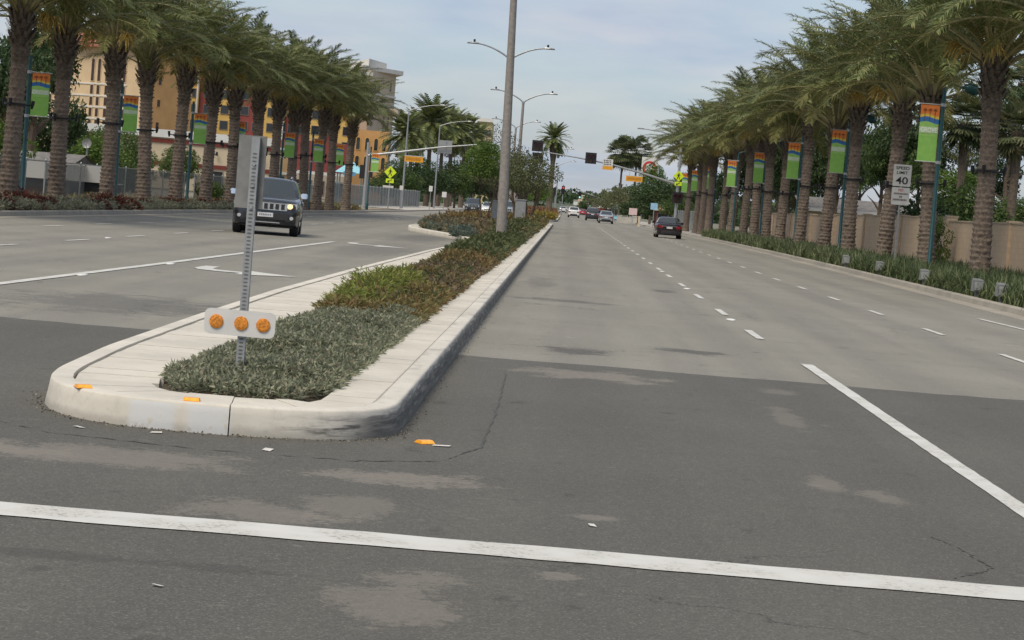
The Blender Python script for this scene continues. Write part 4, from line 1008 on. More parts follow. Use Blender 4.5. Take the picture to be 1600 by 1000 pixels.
# far signals beyond
sig_red = emit('red_signal', (0.9, 0.02, 0.03), 0.9); sig_grn = emit('green_signal', (0.35, 0.95, 0.75), 1.2)
def signal_head(o, x, y, z, lit=None, s_=1.0):
    b = B(); b.box(x - 0.3 * s_, x + 0.3 * s_, y, y + 0.25, z - 0.75 * s_, z + 0.75 * s_); h_ = b.build('signal_head', M['signal_black'], o)
    for q, dz_ in enumerate((0.42, 0, -0.42)):
        pts = [(x + 0.15 * s_ * math.cos(a), y - 0.01, z + dz_ * s_ + 0.15 * s_ * math.sin(a)) for a in np.linspace(0, 2 * math.pi, 13)[:-1]]
        b = B(); b.face(pts); b.build('lens', (sig_red if lit == 'r' and q == 0 else sig_grn if lit == 'g' and q == 2 else M['dark_lens']), h_)
        b = B(); rows = [[(x + 0.17 * s_ * math.cos(a), y - d_, z + dz_ * s_ + 0.17 * s_ * math.sin(a)) for a in np.linspace(0, math.pi, 8)] for d_ in (0.0, 0.22)]; b.grid(rows); b.build('visor', M['signal_black'], h_)
Yf = 420
pb = at(962, 340, Yf)
def rel(px, py): q = at(px, py, Yf); return (q.x - pb.x, 0, q.z)
o = mast('far mast arm with green signals above the distant cars', (pb.x, Yf, 0.0), rel(961, 300)[2], [rel(960, 322), rel(935, 309), rel(904, 297)], 'far signal masts')
for (px, py, lit) in ((906, 305, 'g'), (927, 313, 'g'), (922, 318, 'g')):
    q = rel(px, py); signal_head(o, q[0], -0.4, q[2], lit, 0.95)
q = rel(933, 316); b = B(); b.box(q[0] - 0.2, q[0] + 1.3, -0.1, 0, q[2] - 0.35, q[2] + 0.35); b.build('street_name_sign', plain('blue_sign', (0.05, 0.13, 0.24), 0.5), o)
for i, (px, py, Y, lit, lab) in enumerate([(880, 297, 400, 'r', 'far post with a red signal above the distant road'), (868, 299, 395, None, 'far post with a dark signal beside the median palm'), (856, 296, 380, None, 'far post with a dark signal left of the median palm')]):
    p = at(px, py, Y); o = thing('signal_post', lab, 'traffic signal', (p.x, Y, 0)); b = B(); b.tube([(0, 0.2, 0), (0, 0.2, p.z + 1.0)], [0.11, 0.08], 8); b.build('pole', M['lamp_grey'], o)
    signal_head(o, 0, 0, p.z, lit)

# grey cabinets on the median
for x, y, w, h, lab in ((-3.45, 112, 0.75, 1.45, 'grey utility cabinet left of the near lamp post'), (-2.52, 118, 0.55, 1.6, 'grey utility cabinet right of the near lamp post')):
    o = thing('utility_cabinet', lab, 'cabinet', (x, y, Z0), 0.05); b = B(); b.box(-w / 2 - 0.06, w / 2 + 0.06, -0.4, 0.4, 0, 0.12); b.build('plinth', M['walk'], o)
    b = B(); b.box(-w / 2, w / 2, -0.33, 0.33, 0.12, h); b.build('housing', M['sign_back'], o)
    b = B(); b.box(-w / 2 - 0.04, w / 2 + 0.04, -0.37, 0.37, h, h + 0.05); b.build('lid', M['sign_back'], o)
    b = B(); b.box(-w / 2 + 0.05, w / 2 - 0.05, -0.345, -0.333, 0.2, h - 0.08); d = b.build('door', M['sign_back'], o); b = B(); b.box(w / 2 - 0.13, w / 2 - 0.1, -0.375, -0.347, h * 0.5, h * 0.5 + 0.14); b.build('handle', M['black_metal'], d)

# ------------------------------------------------------------------ right wall with panels and pilasters
k = NT('tan_block'); 
br = k.n('ShaderNodeTexBrick', {'Vector': k.n('ShaderNodeCombineXYZ', {0: k.n('ShaderNodeSeparateXYZ', {0: k.pos()}).outputs[1], 1: k.n('ShaderNodeSeparateXYZ', {0: k.pos()}).outputs[2]}).outputs[0], 'Color1': (0.56, 0.42, 0.285, 1), 'Color2': (0.61, 0.46, 0.315, 1), 'Mortar': (0.53, 0.40, 0.275, 1), 'Scale': 1.0, 'Mortar Size': 0.012, 'Brick Width': 0.4, 'Row Height': 0.2})
st = k.noise(2.2, 6, 0.65)
k.link(k.mix(k.map(st, 0.4, 0.75, 0, 0.3), br.outputs[0], (0.45, 0.34, 0.235)), 'Base Color'); k.link(0.92, 'Roughness'); k.bump(k.math('ADD', br.outputs[1], k.math('MULTIPLY', k.noise(60, 4), -0.7)), 0.4, 0.01)
M['block'] = k.m
M['cap'] = plain('wall_cap_tan', (0.43, 0.34, 0.24), 0.9, bump=0.2, scale=10)
wall = thing('block_wall', 'long tan block wall with pilasters behind the right palms', 'wall', (15.0, 0, 0))
y = 44.0; i = 0
while y < 168:
    Lp = 6.0; hh = 2.18 if y < 84 else 2.32 if y < 120 else 2.25
    if y < 84 < y + Lp: pass
    b = B(); b.box(0.0, 0.2, y + 0.2, y + Lp - 0.2, 0, hh); b.build('wall_panel', M['block'], wall)
    b = B(); b.box(-0.03, 0.23, y + 0.2, y + Lp - 0.2, hh, hh + 0.06); b.build('coping', M['cap'], wall)
    b = B(); b.box(-0.10, 0.30, y - 0.2, y + 0.2, 0, hh + 0.03); b.build('pilaster', M['block'], wall)
    b = B(); b.box(-0.13, 0.33, y - 0.23, y + 0.23, hh + 0.03, hh + 0.11); b.build('pilaster_cap', M['cap'], wall)
    y += Lp; i += 1

# ------------------------------------------------------------------ chain link fences
k = NT('fence_mesh')
w1 = k.math('ABSOLUTE', k.math('SINE', k.math('MULTIPLY', k.math('ADD', k.n('ShaderNodeSeparateXYZ', {0: k.pos()}).outputs[1], k.n('ShaderNodeSeparateXYZ', {0: k.pos()}).outputs[2]), 42.0)))
w2 = k.math('ABSOLUTE', k.math('SINE', k.math('MULTIPLY', k.math('SUBTRACT', k.n('ShaderNodeSeparateXYZ', {0: k.pos()}).outputs[1], k.n('ShaderNodeSeparateXYZ', {0: k.pos()}).outputs[2]), 42.0)))
wire = k.math('MAXIMUM', k.math('LESS_THAN', w1, 0.20), k.math('LESS_THAN', w2, 0.20))
k.link((0.34, 0.36, 0.36, 1), 'Base Color'); k.link(0.5, 'Roughness'); k.link(0.3, 'Metallic')
tb = k.n('ShaderNodeBsdfTransparent'); mx = k.n('ShaderNodeMixShader', {0: wire, 1: tb.outputs[0], 2: k.p.outputs[0]}); k.t.links.new(mx.outputs[0], k.out.inputs[0])
M['chain'] = k.m
k = NT('privacy_screen'); nz = k.noise(1.4, 5); k.link(k.mix(k.map(nz, 0.3, 0.7), (0.135, 0.145, 0.14), (0.21, 0.22, 0.21)), 'Base Color'); k.link(0.85, 'Roughness')
tb = k.n('ShaderNodeBsdfTransparent'); mx = k.n('ShaderNodeMixShader', {0: 0.72, 1: tb.outputs[0], 2: k.p.outputs[0]}); k.t.links.new(mx.outputs[0], k.out.inputs[0])
M['screen'] = k.m
def fence(label, p0, p1, h, bay, screen, z=0.1):
    a = Vector((*p0, 0)); c = Vector((*p1, 0)); n = int((c - a).length / bay); d = (c - a).normalized()
    ang = math.atan2(d.y, d.x) - math.pi / 2
    o = thing('chain_link_fence', label, 'fence', (a.x, a.y, z), ang)
    bl = (c - a).length / n
    pm = B(); pm.tube([(0, 0, -0.05), (0, 0, h + 0.06), (0, 0, h + 0.09)], [0.035, 0.035, 0.01], 6); pm = pm.mesh('post', M['galv'])
    wm = B(); wm.face([(0, 0.03, 0.03), (0, bl - 0.03, 0.03), (0, bl - 0.03, h), (0, 0.03, h)]); wm = wm.mesh('mesh_panel', M['chain'])
    rm = B(); rm.tube([(0, 0, h), (0, bl, h)], 0.024, 5); rm = rm.mesh('top_rail', M['galv'])
    sm = B(); sm.face([(-0.02, 0.03, 0.05), (-0.02, bl - 0.03, 0.05), (-0.02, bl - 0.03, h - 0.05), (-0.02, 0.03, h - 0.05)]); sm = sm.mesh('screen_cloth', M['screen'])
    for i in range(n):
        inst('post', pm, o, (0, i * bl, 0)); inst('mesh_panel', wm, o, (0, i * bl, 0)); inst('top_rail', rm, o, (0, i * bl, 0))
        if screen(i): inst('screen_cloth', sm, o, (0, i * bl, 0))
    inst('post', pm, o, (0, n * bl, 0))
fence('long chain link fence with grey screening behind the left palms', (-20.4, 60), (-20.0, 172), 1.62, 3.0, lambda i: i % 11 != 7)
fence('chain link fence with grey screening beyond the left mast', (-19.5, 178), (-17.8, 262), 1.9, 3.0, lambda i: True, 0.14)
fence('far chain link fence behind the dark sedan on the right', (13.2, 206), (12.2, 252), 2.0, 3.0, lambda i: True, 0.15)

# ------------------------------------------------------------------ trees
M['wood'] = plain('tree_bark', (0.10, 0.075, 0.055), 0.95, var=0.3, scale=12, bump=0.6)
M['leaf_dark'] = foliage('dark_tree_leaves', [(0.022, 0.042, 0.016), (0.040, 0.070, 0.026), (0.062, 0.10, 0.038), (0.095, 0.135, 0.055)])
M['leaf_mid'] = foliage('mid_tree_leaves', [(0.038, 0.066, 0.018), (0.07, 0.115, 0.032), (0.105, 0.16, 0.048), (0.155, 0.205, 0.075)])
M['leaf_bright'] = foliage('bright_tree_leaves', [(0.06, 0.11, 0.02), (0.10, 0.165, 0.032), (0.15, 0.22, 0.05)])
M['leaf_olive'] = foliage('olive_tree_leaves', [(0.06, 0.075, 0.028), (0.10, 0.118, 0.048), (0.145, 0.155, 0.07), (0.19, 0.185, 0.10)])
M['leaf_grey'] = foliage('grey_twiggy_leaves', [(0.10, 0.095, 0.075), (0.16, 0.15, 0.12), (0.12, 0.13, 0.09)])
M['leaf_purple'] = foliage('purple_blossom', [(0.12, 0.08, 0.16), (0.2, 0.14, 0.25), (0.06, 0.08, 0.04)])
def crown_mesh(seed, nblob, per, leaf, mat, fill=1.0):
    r = np.random.default_rng(seed)
    Pn = []; Dn = []
    for i in range(nblob):
        d = unit(r.normal(size=(1, 3)))[0]; rad = r.uniform(0.25, 0.78) ** 0.6
        if d[2] < -0.35: d[2] *= 0.4
        c_ = d * rad * np.array([1, 1, 0.95]); br_ = r.uniform(0.2, 0.42)
        n = int(per * br_ / 0.3)
        q = unit(r.normal(size=(n, 3))); s_ = br_ * r.uniform(0.35, 1.0, n) ** 0.5 * fill
        Pn.append(c_ + q * s_[:, None] * [1, 1, 0.8]); Dn.append(q + r.normal(0, 0.55, (n, 3)) - [0, 0, 0.15])
    P_ = np.concatenate(Pn); D = np.concatenate(Dn); n = len(P_)
    V, F = leaves(P_, D, leaf * r.uniform(0.6, 1.4, n), leaf * 0.62 * r.uniform(0.7, 1.2, n), 0.12, r)
    return np_mesh('crown', V, F, mat)
CM = {}
for nm, nb, per, lf in (('leaf_dark', 34, 190, 0.085), ('leaf_mid', 34, 190, 0.085), ('leaf_bright', 26, 170, 0.085), ('leaf_olive', 30, 110, 0.07), ('leaf_grey', 26, 90, 0.06), ('leaf_purple', 26, 110, 0.07)):
    CM[nm] = [crown_mesh(60 + j + nb * 3, nb, per, lf, M[nm]) for j in range(2)]
def limb_mesh(seed, h, n_limb, r0, spread, stems=1):
    r = np.random.default_rng(seed); b = B()
    for sidx in range(stems):
        a0 = sidx * 2.2; ox, oy = (0.16 * math.cos(a0), 0.16 * math.sin(a0)) if stems > 1 else (0, 0)
        b.tube([(ox, oy, -0.1), (ox * 1.5, oy * 1.5, h * 0.25), (ox * 3, oy * 3 + 0.02 * h, h * 0.6), (ox * 4, oy * 4, h)], [r0 * 1.2, r0, r0 * 0.8, r0 * 0.35], 7)
        for i in range(n_limb):
            a = i * 2.4 + sidx; z0 = h * r.uniform(0.4, 0.75); L_ = spread * r.uniform(0.6, 1.1)
            b.tube([(ox * 2, oy * 2, z0), (ox * 2 + math.cos(a) * L_ * 0.45, oy * 2 + math.sin(a) * L_ * 0.45, z0 + 0.45 * L_), (ox * 2 + math.cos(a) * L_, oy * 2 + math.sin(a) * L_, z0 + 0.8 * L_)], [r0 * 0.5, r0 * 0.35, r0 * 0.12], 5)
    return b.mesh('trunk', M['wood'])
tree_n = [0]
def tree(label, x, y, h, rx, rz, kind, base=0.1, stems=1, ry=None, group=None, r0=0.16, off=(0, 0)):
    i = tree_n[0]; tree_n[0] += 1
    o = thing('tree', label, 'tree', (x, y, base), i * 1.3, group)
    th = max(0.6, h - rz * 1.1)
    inst('trunk', limb_mesh(i, th, 5, r0, rx * 0.7, stems), o)
    c_ = inst('crown', CM[kind][i % 2], o, (off[0], off[1], h - rz), (0, 0, 0), (rx, ry or rx, rz))
    return o
def bush(label, x, y, h, rx, kind, base=0.1, ry=None):
    i = tree_n[0]; tree_n[0] += 1
    o = thing('bush', label, 'bush', (x, y, base), i * 1.1)
    inst('foliage', CM[kind][i % 2], o, (0, 0, h * 0.45), (0, 0, 0), (rx, ry or rx, h * 0.58))
    b = B(); [b.tube([(0, 0, -0.05), (0.3 * math.cos(a), 0.3 * math.sin(a), h * 0.3), (0.6 * rx * math.cos(a), 0.6 * rx * math.sin(a), h * 0.55)], [0.05, 0.035, 0.012], 5) for a in (0.2, 2.4, 4.3)]; b.build('stem', M['wood'], o)

# median trees
tree('small green tree with reddish stems left of the near lamp post', -4.2, 110, 4.3, 1.35, 1.15, 'leaf_bright', Z0, 2, r0=0.05)
tree('thin green tree right beside the small tree on the median', -3.9, 121, 3.9, 1.5, 1.3, 'leaf_olive', Z0, 1, r0=0.06)
tree('olive tree with loose crown behind the near lamp post', -2.75, 126, 5.0, 1.8, 1.9, 'leaf_olive', Z0, 2, r0=0.09)
tree('broad olive tree on the median, nearest to the crossing', -2.6, 150, 5.4, 2.1, 2.0, 'leaf_olive', Z0, 2, r0=0.10)
tree('olive tree in the middle of the wide median', -5.0, 146, 5.0, 1.6, 1.6, 'leaf_olive', Z0, 1, r0=0.10)
tree('sparse grey tree topping the median trees', -5.2, 166, 7.8, 2.0, 2.6, 'leaf_grey', Z0, 1, r0=0.08)
tree('small bright green tree on the far second median', -3.5, 262, 4.3, 1.7, 1.6, 'leaf_bright', 0.15, 1, r0=0.08)

# trees left, behind fence
def px_tree(label, px, pyt, Y, wpx, kind, zbase=0.0, rzf=None, group=None, stems=1, r0=0.16):
    p = at(px, pyt, Y); sc = Y / FPX; rx = wpx * sc / 2; h = p.z - zbase
    rz = min(h * 0.46, rzf * rx if rzf else h * 0.42)
    return tree(label, p.x, Y, h, rx, rz, kind, zbase, stems, group=group, r0=r0)
px_tree('tall dark tree at the left edge behind the first palm', 12, 28, 108, 150, 'leaf_dark', 0, 1.5, r0=0.3)
px_tree('tall dark tree between the first and second left palms', 62, 15, 128, 120, 'leaf_dark', 0, 1.6, r0=0.3)
px_tree('dark slender tree behind the second left palm', 112, 130, 150, 70, 'leaf_dark', 0, 2.2)
px_tree('dark tree low behind the first left banner', 55, 150, 140, 120, 'leaf_dark', 0, 1.2)
px_tree('mid green tree behind the third left palm', 150, 185, 165, 95, 'leaf_mid', 0, 1.0)
px_tree('leafy green tree behind the fourth left palm', 205, 205, 175, 80, 'leaf_mid', 0, 1.1)
px_tree('dense dark green tree before the white parapet building', 283, 217, 128, 62, 'leaf_mid', 0, 1.4)
bush('bright green bush behind the fence near the satellite dish', at(140, 250, 118).x, 118, 3.0, 2.2, 'leaf_bright')
bush('dark bush behind the fence between second and third palms', at(190, 262, 112).x, 112, 2.3, 1.6, 'leaf_mid')
bush('green bush at the left edge behind the fence', at(8, 230, 95).x, 95, 3.0, 1.5, 'leaf_bright')
bush('low green bush inside the fence before the oncoming car', at(330, 305, 118).x, 118, 1.5, 0.9, 'leaf_mid')
# left far trees
for i, (px, py, Y, w, kd, lab) in enumerate([
    (655, 248, 300, 76, 'leaf_mid', 'round green tree beyond the left mast arm'), (690, 245, 330, 60, 'leaf_grey', 'grey bare looking tree among the far left palms'),
    (715, 252, 310, 70, 'leaf_mid', 'green tree above the far oncoming dark car'), (742, 246, 360, 80, 'leaf_dark', 'dark tree behind the far oncoming cars'),
    (622, 250, 270, 70, 'leaf_mid', 'green tree behind the yellow crossing sign'), (712, 215, 370, 40, 'leaf_purple', 'tree with purple blossom among the far palms'),
    (770, 270, 380, 50, 'leaf_dark', 'dark far tree behind the small median tree'), (600, 268, 290, 46, 'leaf_dark', 'dark tree behind the left mast pole'), (745, 235, 420, 70, 'leaf_olive', 'olive far tree under the yellow building'), (680, 255, 290, 66, 'leaf_dark', 'dark green tree behind the grey sign back')]):
    px_tree(lab, px, py, Y, w, kd, 0, 1.1)

# right trees behind the wall
for i, (px, py, Y, w, kd, lab, rr) in enumerate([
    (1265, 185, 170, 120, 'leaf_dark', 'dense dark tree behind the wall beside the third banner', 1.3), (1225, 205, 195, 85, 'leaf_mid', 'green tree behind the wall left of the third banner', 1.4),
    (1320, 175, 152, 90, 'leaf_dark', 'dark tree behind the wall at the second banner', 1.4), (1415, 145, 130, 110, 'leaf_dark', 'dark tree above the speed limit sign', 1.3),
    (1440, 235, 122, 85, 'leaf_mid', 'leafy tree just right of the speed limit sign', 1.0), (1385, 190, 150, 90, 'leaf_mid', 'mid green tree left of the speed limit sign', 1.2),
    (1500, 270, 118, 120, 'leaf_bright', 'bright green tree over the wall between two palms', 0.7), (1590, 300, 108, 90, 'leaf_mid', 'green tree at the right edge over the wall', 0.7),
    (1170, 222, 195, 80, 'leaf_dark', 'dark tree behind the fifth banner', 1.3), (1120, 250, 225, 70, 'leaf_dark', 'dark tree behind the far right banners', 1.2), (1265, 290, 165, 70, 'leaf_mid', 'low green tree leaning over the wall', 0.8), (1590, 120, 118, 100, 'leaf_dark', 'tall dark tree at the upper right edge', 1.3),
    (1520, 170, 135, 90, 'leaf_olive', 'olive tree behind the first two right palms', 1.3), (1305, 195, 165, 110, 'leaf_dark', 'broad dark tree behind the grey roofed house', 1.2), (1350, 215, 178, 90, 'leaf_mid', 'mid green tree right of the grey roofed house', 1.2),
    (1455, 185, 140, 100, 'leaf_dark', 'dark tree behind the first banner', 1.2), (1560, 235, 122, 90, 'leaf_dark', 'dark bushy tree behind the nearest right palm', 1.1), (1240, 250, 185, 80, 'leaf_dark', 'low dark tree left of the grey roofed house', 1.0), (1400, 235, 150, 70, 'leaf_dark', 'low dark tree behind the speed limit sign', 1.0), (1195, 262, 205, 70, 'leaf_mid', 'mid green tree behind the fourth banner', 1.0)]):
    px_tree(lab, px, py, Y, w, kd, 0, rr)
bush('green bush hanging over the wall behind the speed limit sign', 17.7, 95, 3.7, 2.2, 'leaf_mid')
bush('dark bush over the wall left of the speed limit sign', 18.4, 108, 4.0, 2.6, 'leaf_dark')
bush('green bush against the wall beside the speed limit sign', 14.2, 84, 2.1, 0.7, 'leaf_bright')
# trees beyond right mast
for i, (px, py, Y, w, kd, lab, rr) in enumerate([
    (1040, 272, 265, 105, 'leaf_dark', 'wide dark tree behind the right mast', 1.0), (985, 285, 330, 90, 'leaf_olive', 'olive tree behind the hanging amber sign', 1.0), (950, 292, 380, 75, 'leaf_olive', 'olive tree behind the far mast arm', 1.0),
    (1022, 260, 300, 62, 'leaf_bright', 'bright green tree before the round red sign', 1.1), (1075, 262, 300, 60, 'leaf_mid', 'green tree behind the right mast pole', 1.1), (1000, 310, 290, 70, 'leaf_dark', 'dark low tree behind the blue sign', 0.9), (925, 312, 480, 50, 'leaf_dark', 'dark far tree beyond the distant cars', 0.9), (1062, 300, 245, 55, 'leaf_mid', 'low green tree behind the beacon on the right pole', 1.0)]):
    px_tree(lab, px, py, Y, w, kd, 0, rr)

# fan palms
M['fan'] = foliage('fan_leaves', [(0.05, 0.07, 0.03), (0.085, 0.11, 0.048), (0.13, 0.15, 0.075), (0.19, 0.175, 0.10)])
def fan_crown(seed, n=95):
    r = np.random.default_rng(seed); V = []; F = []; k_ = 0
    for i in range(n):
        d = unit(r.normal(size=(1, 3)))[0]; d[2] = d[2] * 0.9 - 0.05
        d = d / np.linalg.norm(d); L_ = r.uniform(0.45, 0.62); c_ = d * L_
        s_ = np.cross(d, [0, 0, 1.0]); s_ /= np.linalg.norm(s_) + 1e-6; u = np.cross(s_, d)
        for j in range(11):
            a = R(-85 + 17 * j); q = d * math.cos(a) + s_ * math.sin(a); q2 = np.cross(q, u); l2 = r.uniform(0.36, 0.46)
            p0 = c_; p1 = c_ + q * l2 * 0.6 + q2 * 0.035; p3 = c_ + q * l2 * 0.6 - q2 * 0.035; p2 = c_ + q * l2 - np.array([0, 0, 0.08])
            V += [p0, p1, p2, p3]; F.append([k_, k_ + 1, k_ + 2, k_ + 3]); k_ += 4
        V += [d * 0.05, d * 0.05 + s_ * 0.02, c_ + s_ * 0.012, c_]; F.append([k_, k_ + 1, k_ + 2, k_ + 3]); k_ += 4
    return np_mesh('crown', V, F, M['fan'])
FC = [fan_crown(1), fan_crown(2)]
def feather_crown(seed):
    """crown of feather fronds joined for far palms, unit radius about 1"""
    r = np.random.default_rng(seed); V = []; F = []; k_ = 0
    for i in range(95):
        az_ = i * 2.39996; a0 = R(r.uniform(-40, 85)); kk = R(r.uniform(40, 75)); n = 14; p = np.zeros(3)
        ca, sa = math.cos(az_), math.sin(az_)
        for j in range(n):
            t = j / n; a = a0 - kk * t ** 1.2; d = np.array([math.cos(a) * ca, math.cos(a) * sa, math.sin(a)]); q = p + d * 1.05 / n
            s_ = np.array([-sa, ca, 0]); wd = 0.16 * math.sin(math.pi * min(1, 0.12 + t * 0.85)) ** 0.7 if j > 2 else 0.03
            for sg in (-1, 1):
                tip = p + (s_ * sg * 0.8 + d * 0.7 + np.array([0, 0, -0.12])) * wd * r.uniform(0.8, 1.2)
                V += [p, q, tip + d * 0.035, tip]; F.append([k_, k_ + 1, k_ + 2, k_ + 3]); k_ += 4
            p = q
    return np_mesh('crown', V, F, M['frond'])
FE = [feather_crown(3), feather_crown(4)]
def far_palm(label, px, pyc, Y, wpx, fan, group, zb=0.0, tr=0.22):
    p = at(px, pyc, Y); sc = Y / FPX * wpx / 2; i = tree_n[0]; tree_n[0] += 1
    o = thing('palm_tree', label, 'palm tree', (p.x, Y, zb), i * 1.7, group)
    b = B(); hh = p.z - zb
    b.tube([(0, 0, -0.1), (0.02, 0, hh * 0.3), (0.05, 0.03, hh * 0.7), (0, 0, hh - 0.4 * sc), (0, 0, hh)], [tr * 1.3, tr, tr * 0.85, tr * (1.3 if fan else 1.7), tr * 1.2], 10); b.build('trunk', M['boots'], o)
    inst('crown', (FC if fan else FE)[i % 2], o, (0, 0, hh), (0, 0, 0), (sc, sc, sc))
far_palm('tall feather palm standing on the far median beside the signals', 866, 218, 272, 62, False, 'far palms', 0.15, 0.34)
for i, (px, py, Y, w, fan, lab) in enumerate([(632, 212, 300, 90, False, 'leftmost far palm beyond the left mast'), (675, 192, 310, 100, False, 'tallest far palm beyond the left mast'), (655, 205, 330, 84, False, 'dark far palm between two taller palms'), (707, 205, 330, 86, False, 'far palm above the grey sign back'), (728, 212, 345, 78, False, 'far palm left of the yellow building'), (645, 215, 350, 80, False, 'far palm at the right of the left row'), (745, 220, 372, 66, False, 'rightmost far palm before the yellow building'), (693, 203, 350, 84, False, 'far palm rising above the jacaranda')]):
    far_palm(lab, px, py, Y, w, fan, 'far palms beyond the left mast', 0.1, 0.33)
for i, (px, py, Y, w, lab) in enumerate([(974, 238, 430, 64, 'left fan palm of the far pair over the trees'), (996, 238, 440, 64, 'right fan palm of the far pair over the trees'), (1590, 205, 95, 110, 'fan palm at the right edge behind the wall'), (1510, 190, 112, 110, 'fan palm behind the gap between the nearest right palms'), (1598, 130, 125, 90, 'tall fan palm at the upper right behind the wall')]):
    far_palm(lab, px, py, Y, w, True, 'fan palms on the right', 0.1, 0.22)

# ------------------------------------------------------------------ buildings
def stucco(name, c): return plain(name, c, 0.9, var=0.06, scale=0.6, bump=0.1)
M['tan'] = stucco('tan_stucco', (0.58, 0.43, 0.265)); M['orange'] = stucco('orange_stucco', (0.64, 0.36, 0.145)); M['yellow'] = stucco('yellow_stucco', (0.66, 0.43, 0.13))
M['brick_red'] = stucco('red_stucco', (0.27, 0.065, 0.055)); M['cream'] = stucco('cream_stucco', (0.56, 0.46, 0.32)); M['cornice'] = stucco('white_cornice', (0.62, 0.60, 0.55))
M['stone'] = stucco('beige_stone', (0.48, 0.40, 0.31)); M['tile'] = plain('red_tile', (0.36, 0.13, 0.085), 0.85, var=0.25, scale=1.5, bump=0.3)
M['glass'] = plain('dark_window_glass', (0.028, 0.030, 0.033), 0.12, var=0.3, scale=0.4, spec=0.7)
M['glass_red'] = plain('dark_brown_window', (0.05, 0.028, 0.022), 0.25, var=0.3, scale=0.4)
M['frame'] = stucco('window_frame', (0.20, 0.17, 0.14)); M['dark_red'] = stucco('dark_red_stripe', (0.17, 0.035, 0.025))
M['roof_grey'] = plain('grey_shingle', (0.17, 0.16, 0.15), 0.9, var=0.25, scale=4, bump=0.3)
M['wall_white'] = stucco('white_wall', (0.66, 0.65, 0.62))

WINM = {}
def window_mesh(w, h, mat, arched, fm):
    key = (round(w, 2), round(h, 2), mat, arched, fm)
    if key in WINM: return WINM[key]
    outl = [(-w / 2, 0), (w / 2, 0), (w / 2, h)]
    if arched: outl = [(-w / 2, 0), (w / 2, 0)] + [(w / 2 * math.cos(a), h - w / 2 + w / 2 * math.sin(a)) for a in np.linspace(0, math.pi, 7)]
    else: outl += [(-w / 2, h)]
    t = 0.09
    b = B()
    cxz = (0, h / 2)
    big = [(x * (1 + 2 * t / w), cxz[1] + (z - cxz[1]) * (1 + 2 * t / h)) for x, z in outl]
    for i in range(len(outl)):
        j = (i + 1) % len(outl)
        a, c_, d, e = outl[i], outl[j], big[j], big[i]
        b.face([(e[0], -0.10, e[1]), (d[0], -0.10, d[1]), (c_[0], -0.10, c_[1]), (a[0], -0.10, a[1])])
        b.face([(e[0], 0.0, e[1]), (d[0], 0.0, d[1]), (d[0], -0.10, d[1]), (e[0], -0.10, e[1])])
        b.face([(a[0], -0.10, a[1]), (c_[0], -0.10, c_[1]), (c_[0], -0.02, c_[1]), (a[0], -0.02, a[1])])
    fr = b.mesh('window', M[fm])
    b = B(); b.face([(x, -0.022, z) for x, z in outl]); gl = b.mesh('pane', M[mat])
    WINM[key] = (fr, gl); return WINM[key]
class Building:
    def __init__(self, name, label, origin, cat='building'):
        self.o = thing(name, label, cat, (origin[0], origin[1], 0)); self.org = Vector((origin[0], origin[1], 0))
    def wall(self, p0, p1, z0, z1, depth, mat, name='wall'):
        """slab block whose front runs p0->p1 (left to right as seen), extends back by depth"""
        a = Vector((p0[0], p0[1], 0)) - self.org; c_ = Vector((p1[0], p1[1], 0)) - self.org
        d = (c_ - a).normalized(); nrm = Vector((-d.y, d.x, 0))
        poly = [(a.x, a.y), (c_.x, c_.y), ((c_ + nrm * depth).x, (c_ + nrm * depth).y), ((a + nrm * depth).x, (a + nrm * depth).y)]
        b = B(); b.prism(poly, z0, z1)
        return b.build(name, mat if not isinstance(mat, str) else M[mat], self.o)
    def win(self, p0, p1, s_, z, w, h, mat='glass', arched=False, fm='frame'):
        a = Vector((p0[0], p0[1], 0)); c_ = Vector((p1[0], p1[1], 0)); q = a + (c_ - a) * s_ - self.org
        fr, gl = window_mesh(w, h, mat, arched, fm); ang = math.atan2(c_.y - a.y, c_.x - a.x)
        f_ = inst('window', fr, self.o, (q.x, q.y, z), (0, 0, ang)); inst('pane', gl, f_)
    def band(self, p0, p1, z0, z1, proud, mat, name='ledge', depth=None):
        a = Vector((p0[0], p0[1], 0)); c_ = Vector((p1[0], p1[1], 0)); d = (c_ - a).normalized(); nrm = Vector((-d.y, d.x, 0))
        a2 = a - nrm * proud - d * 0.05; c2 = c_ - nrm * proud + d * 0.05
        self.wall(a2, c2, z0, z1, (depth if depth else proud + 0.05), mat, name)

def xy(px, Y):
    p = at(px, 290, Y); return (p.x, p.y)
# tan hotel with red tiled roof
A0, A1 = xy(30, 357), xy(214, 345)
H1 = Building('hotel', 'tan hotel with red tiled roof and arched windows behind the left palms', A1)
zE = at(190, 71, 343).z
H1.wall(A0, A1, 0, zE, 12, 'tan')
d1 = (np.array(A1) - np.array(A0)) / np.linalg.norm(np.array(A1) - np.array(A0)); n1 = np.array([-d1[1], d1[0]])
A1s = np.array(A1) + d1 * 0.15; A2 = tuple(A1s + n1 * 12.0); A1s = tuple(A1s)
H1.wall(A1s, A2, 0, zE - 1.0, 0.14, 'orange', 'side_wall')
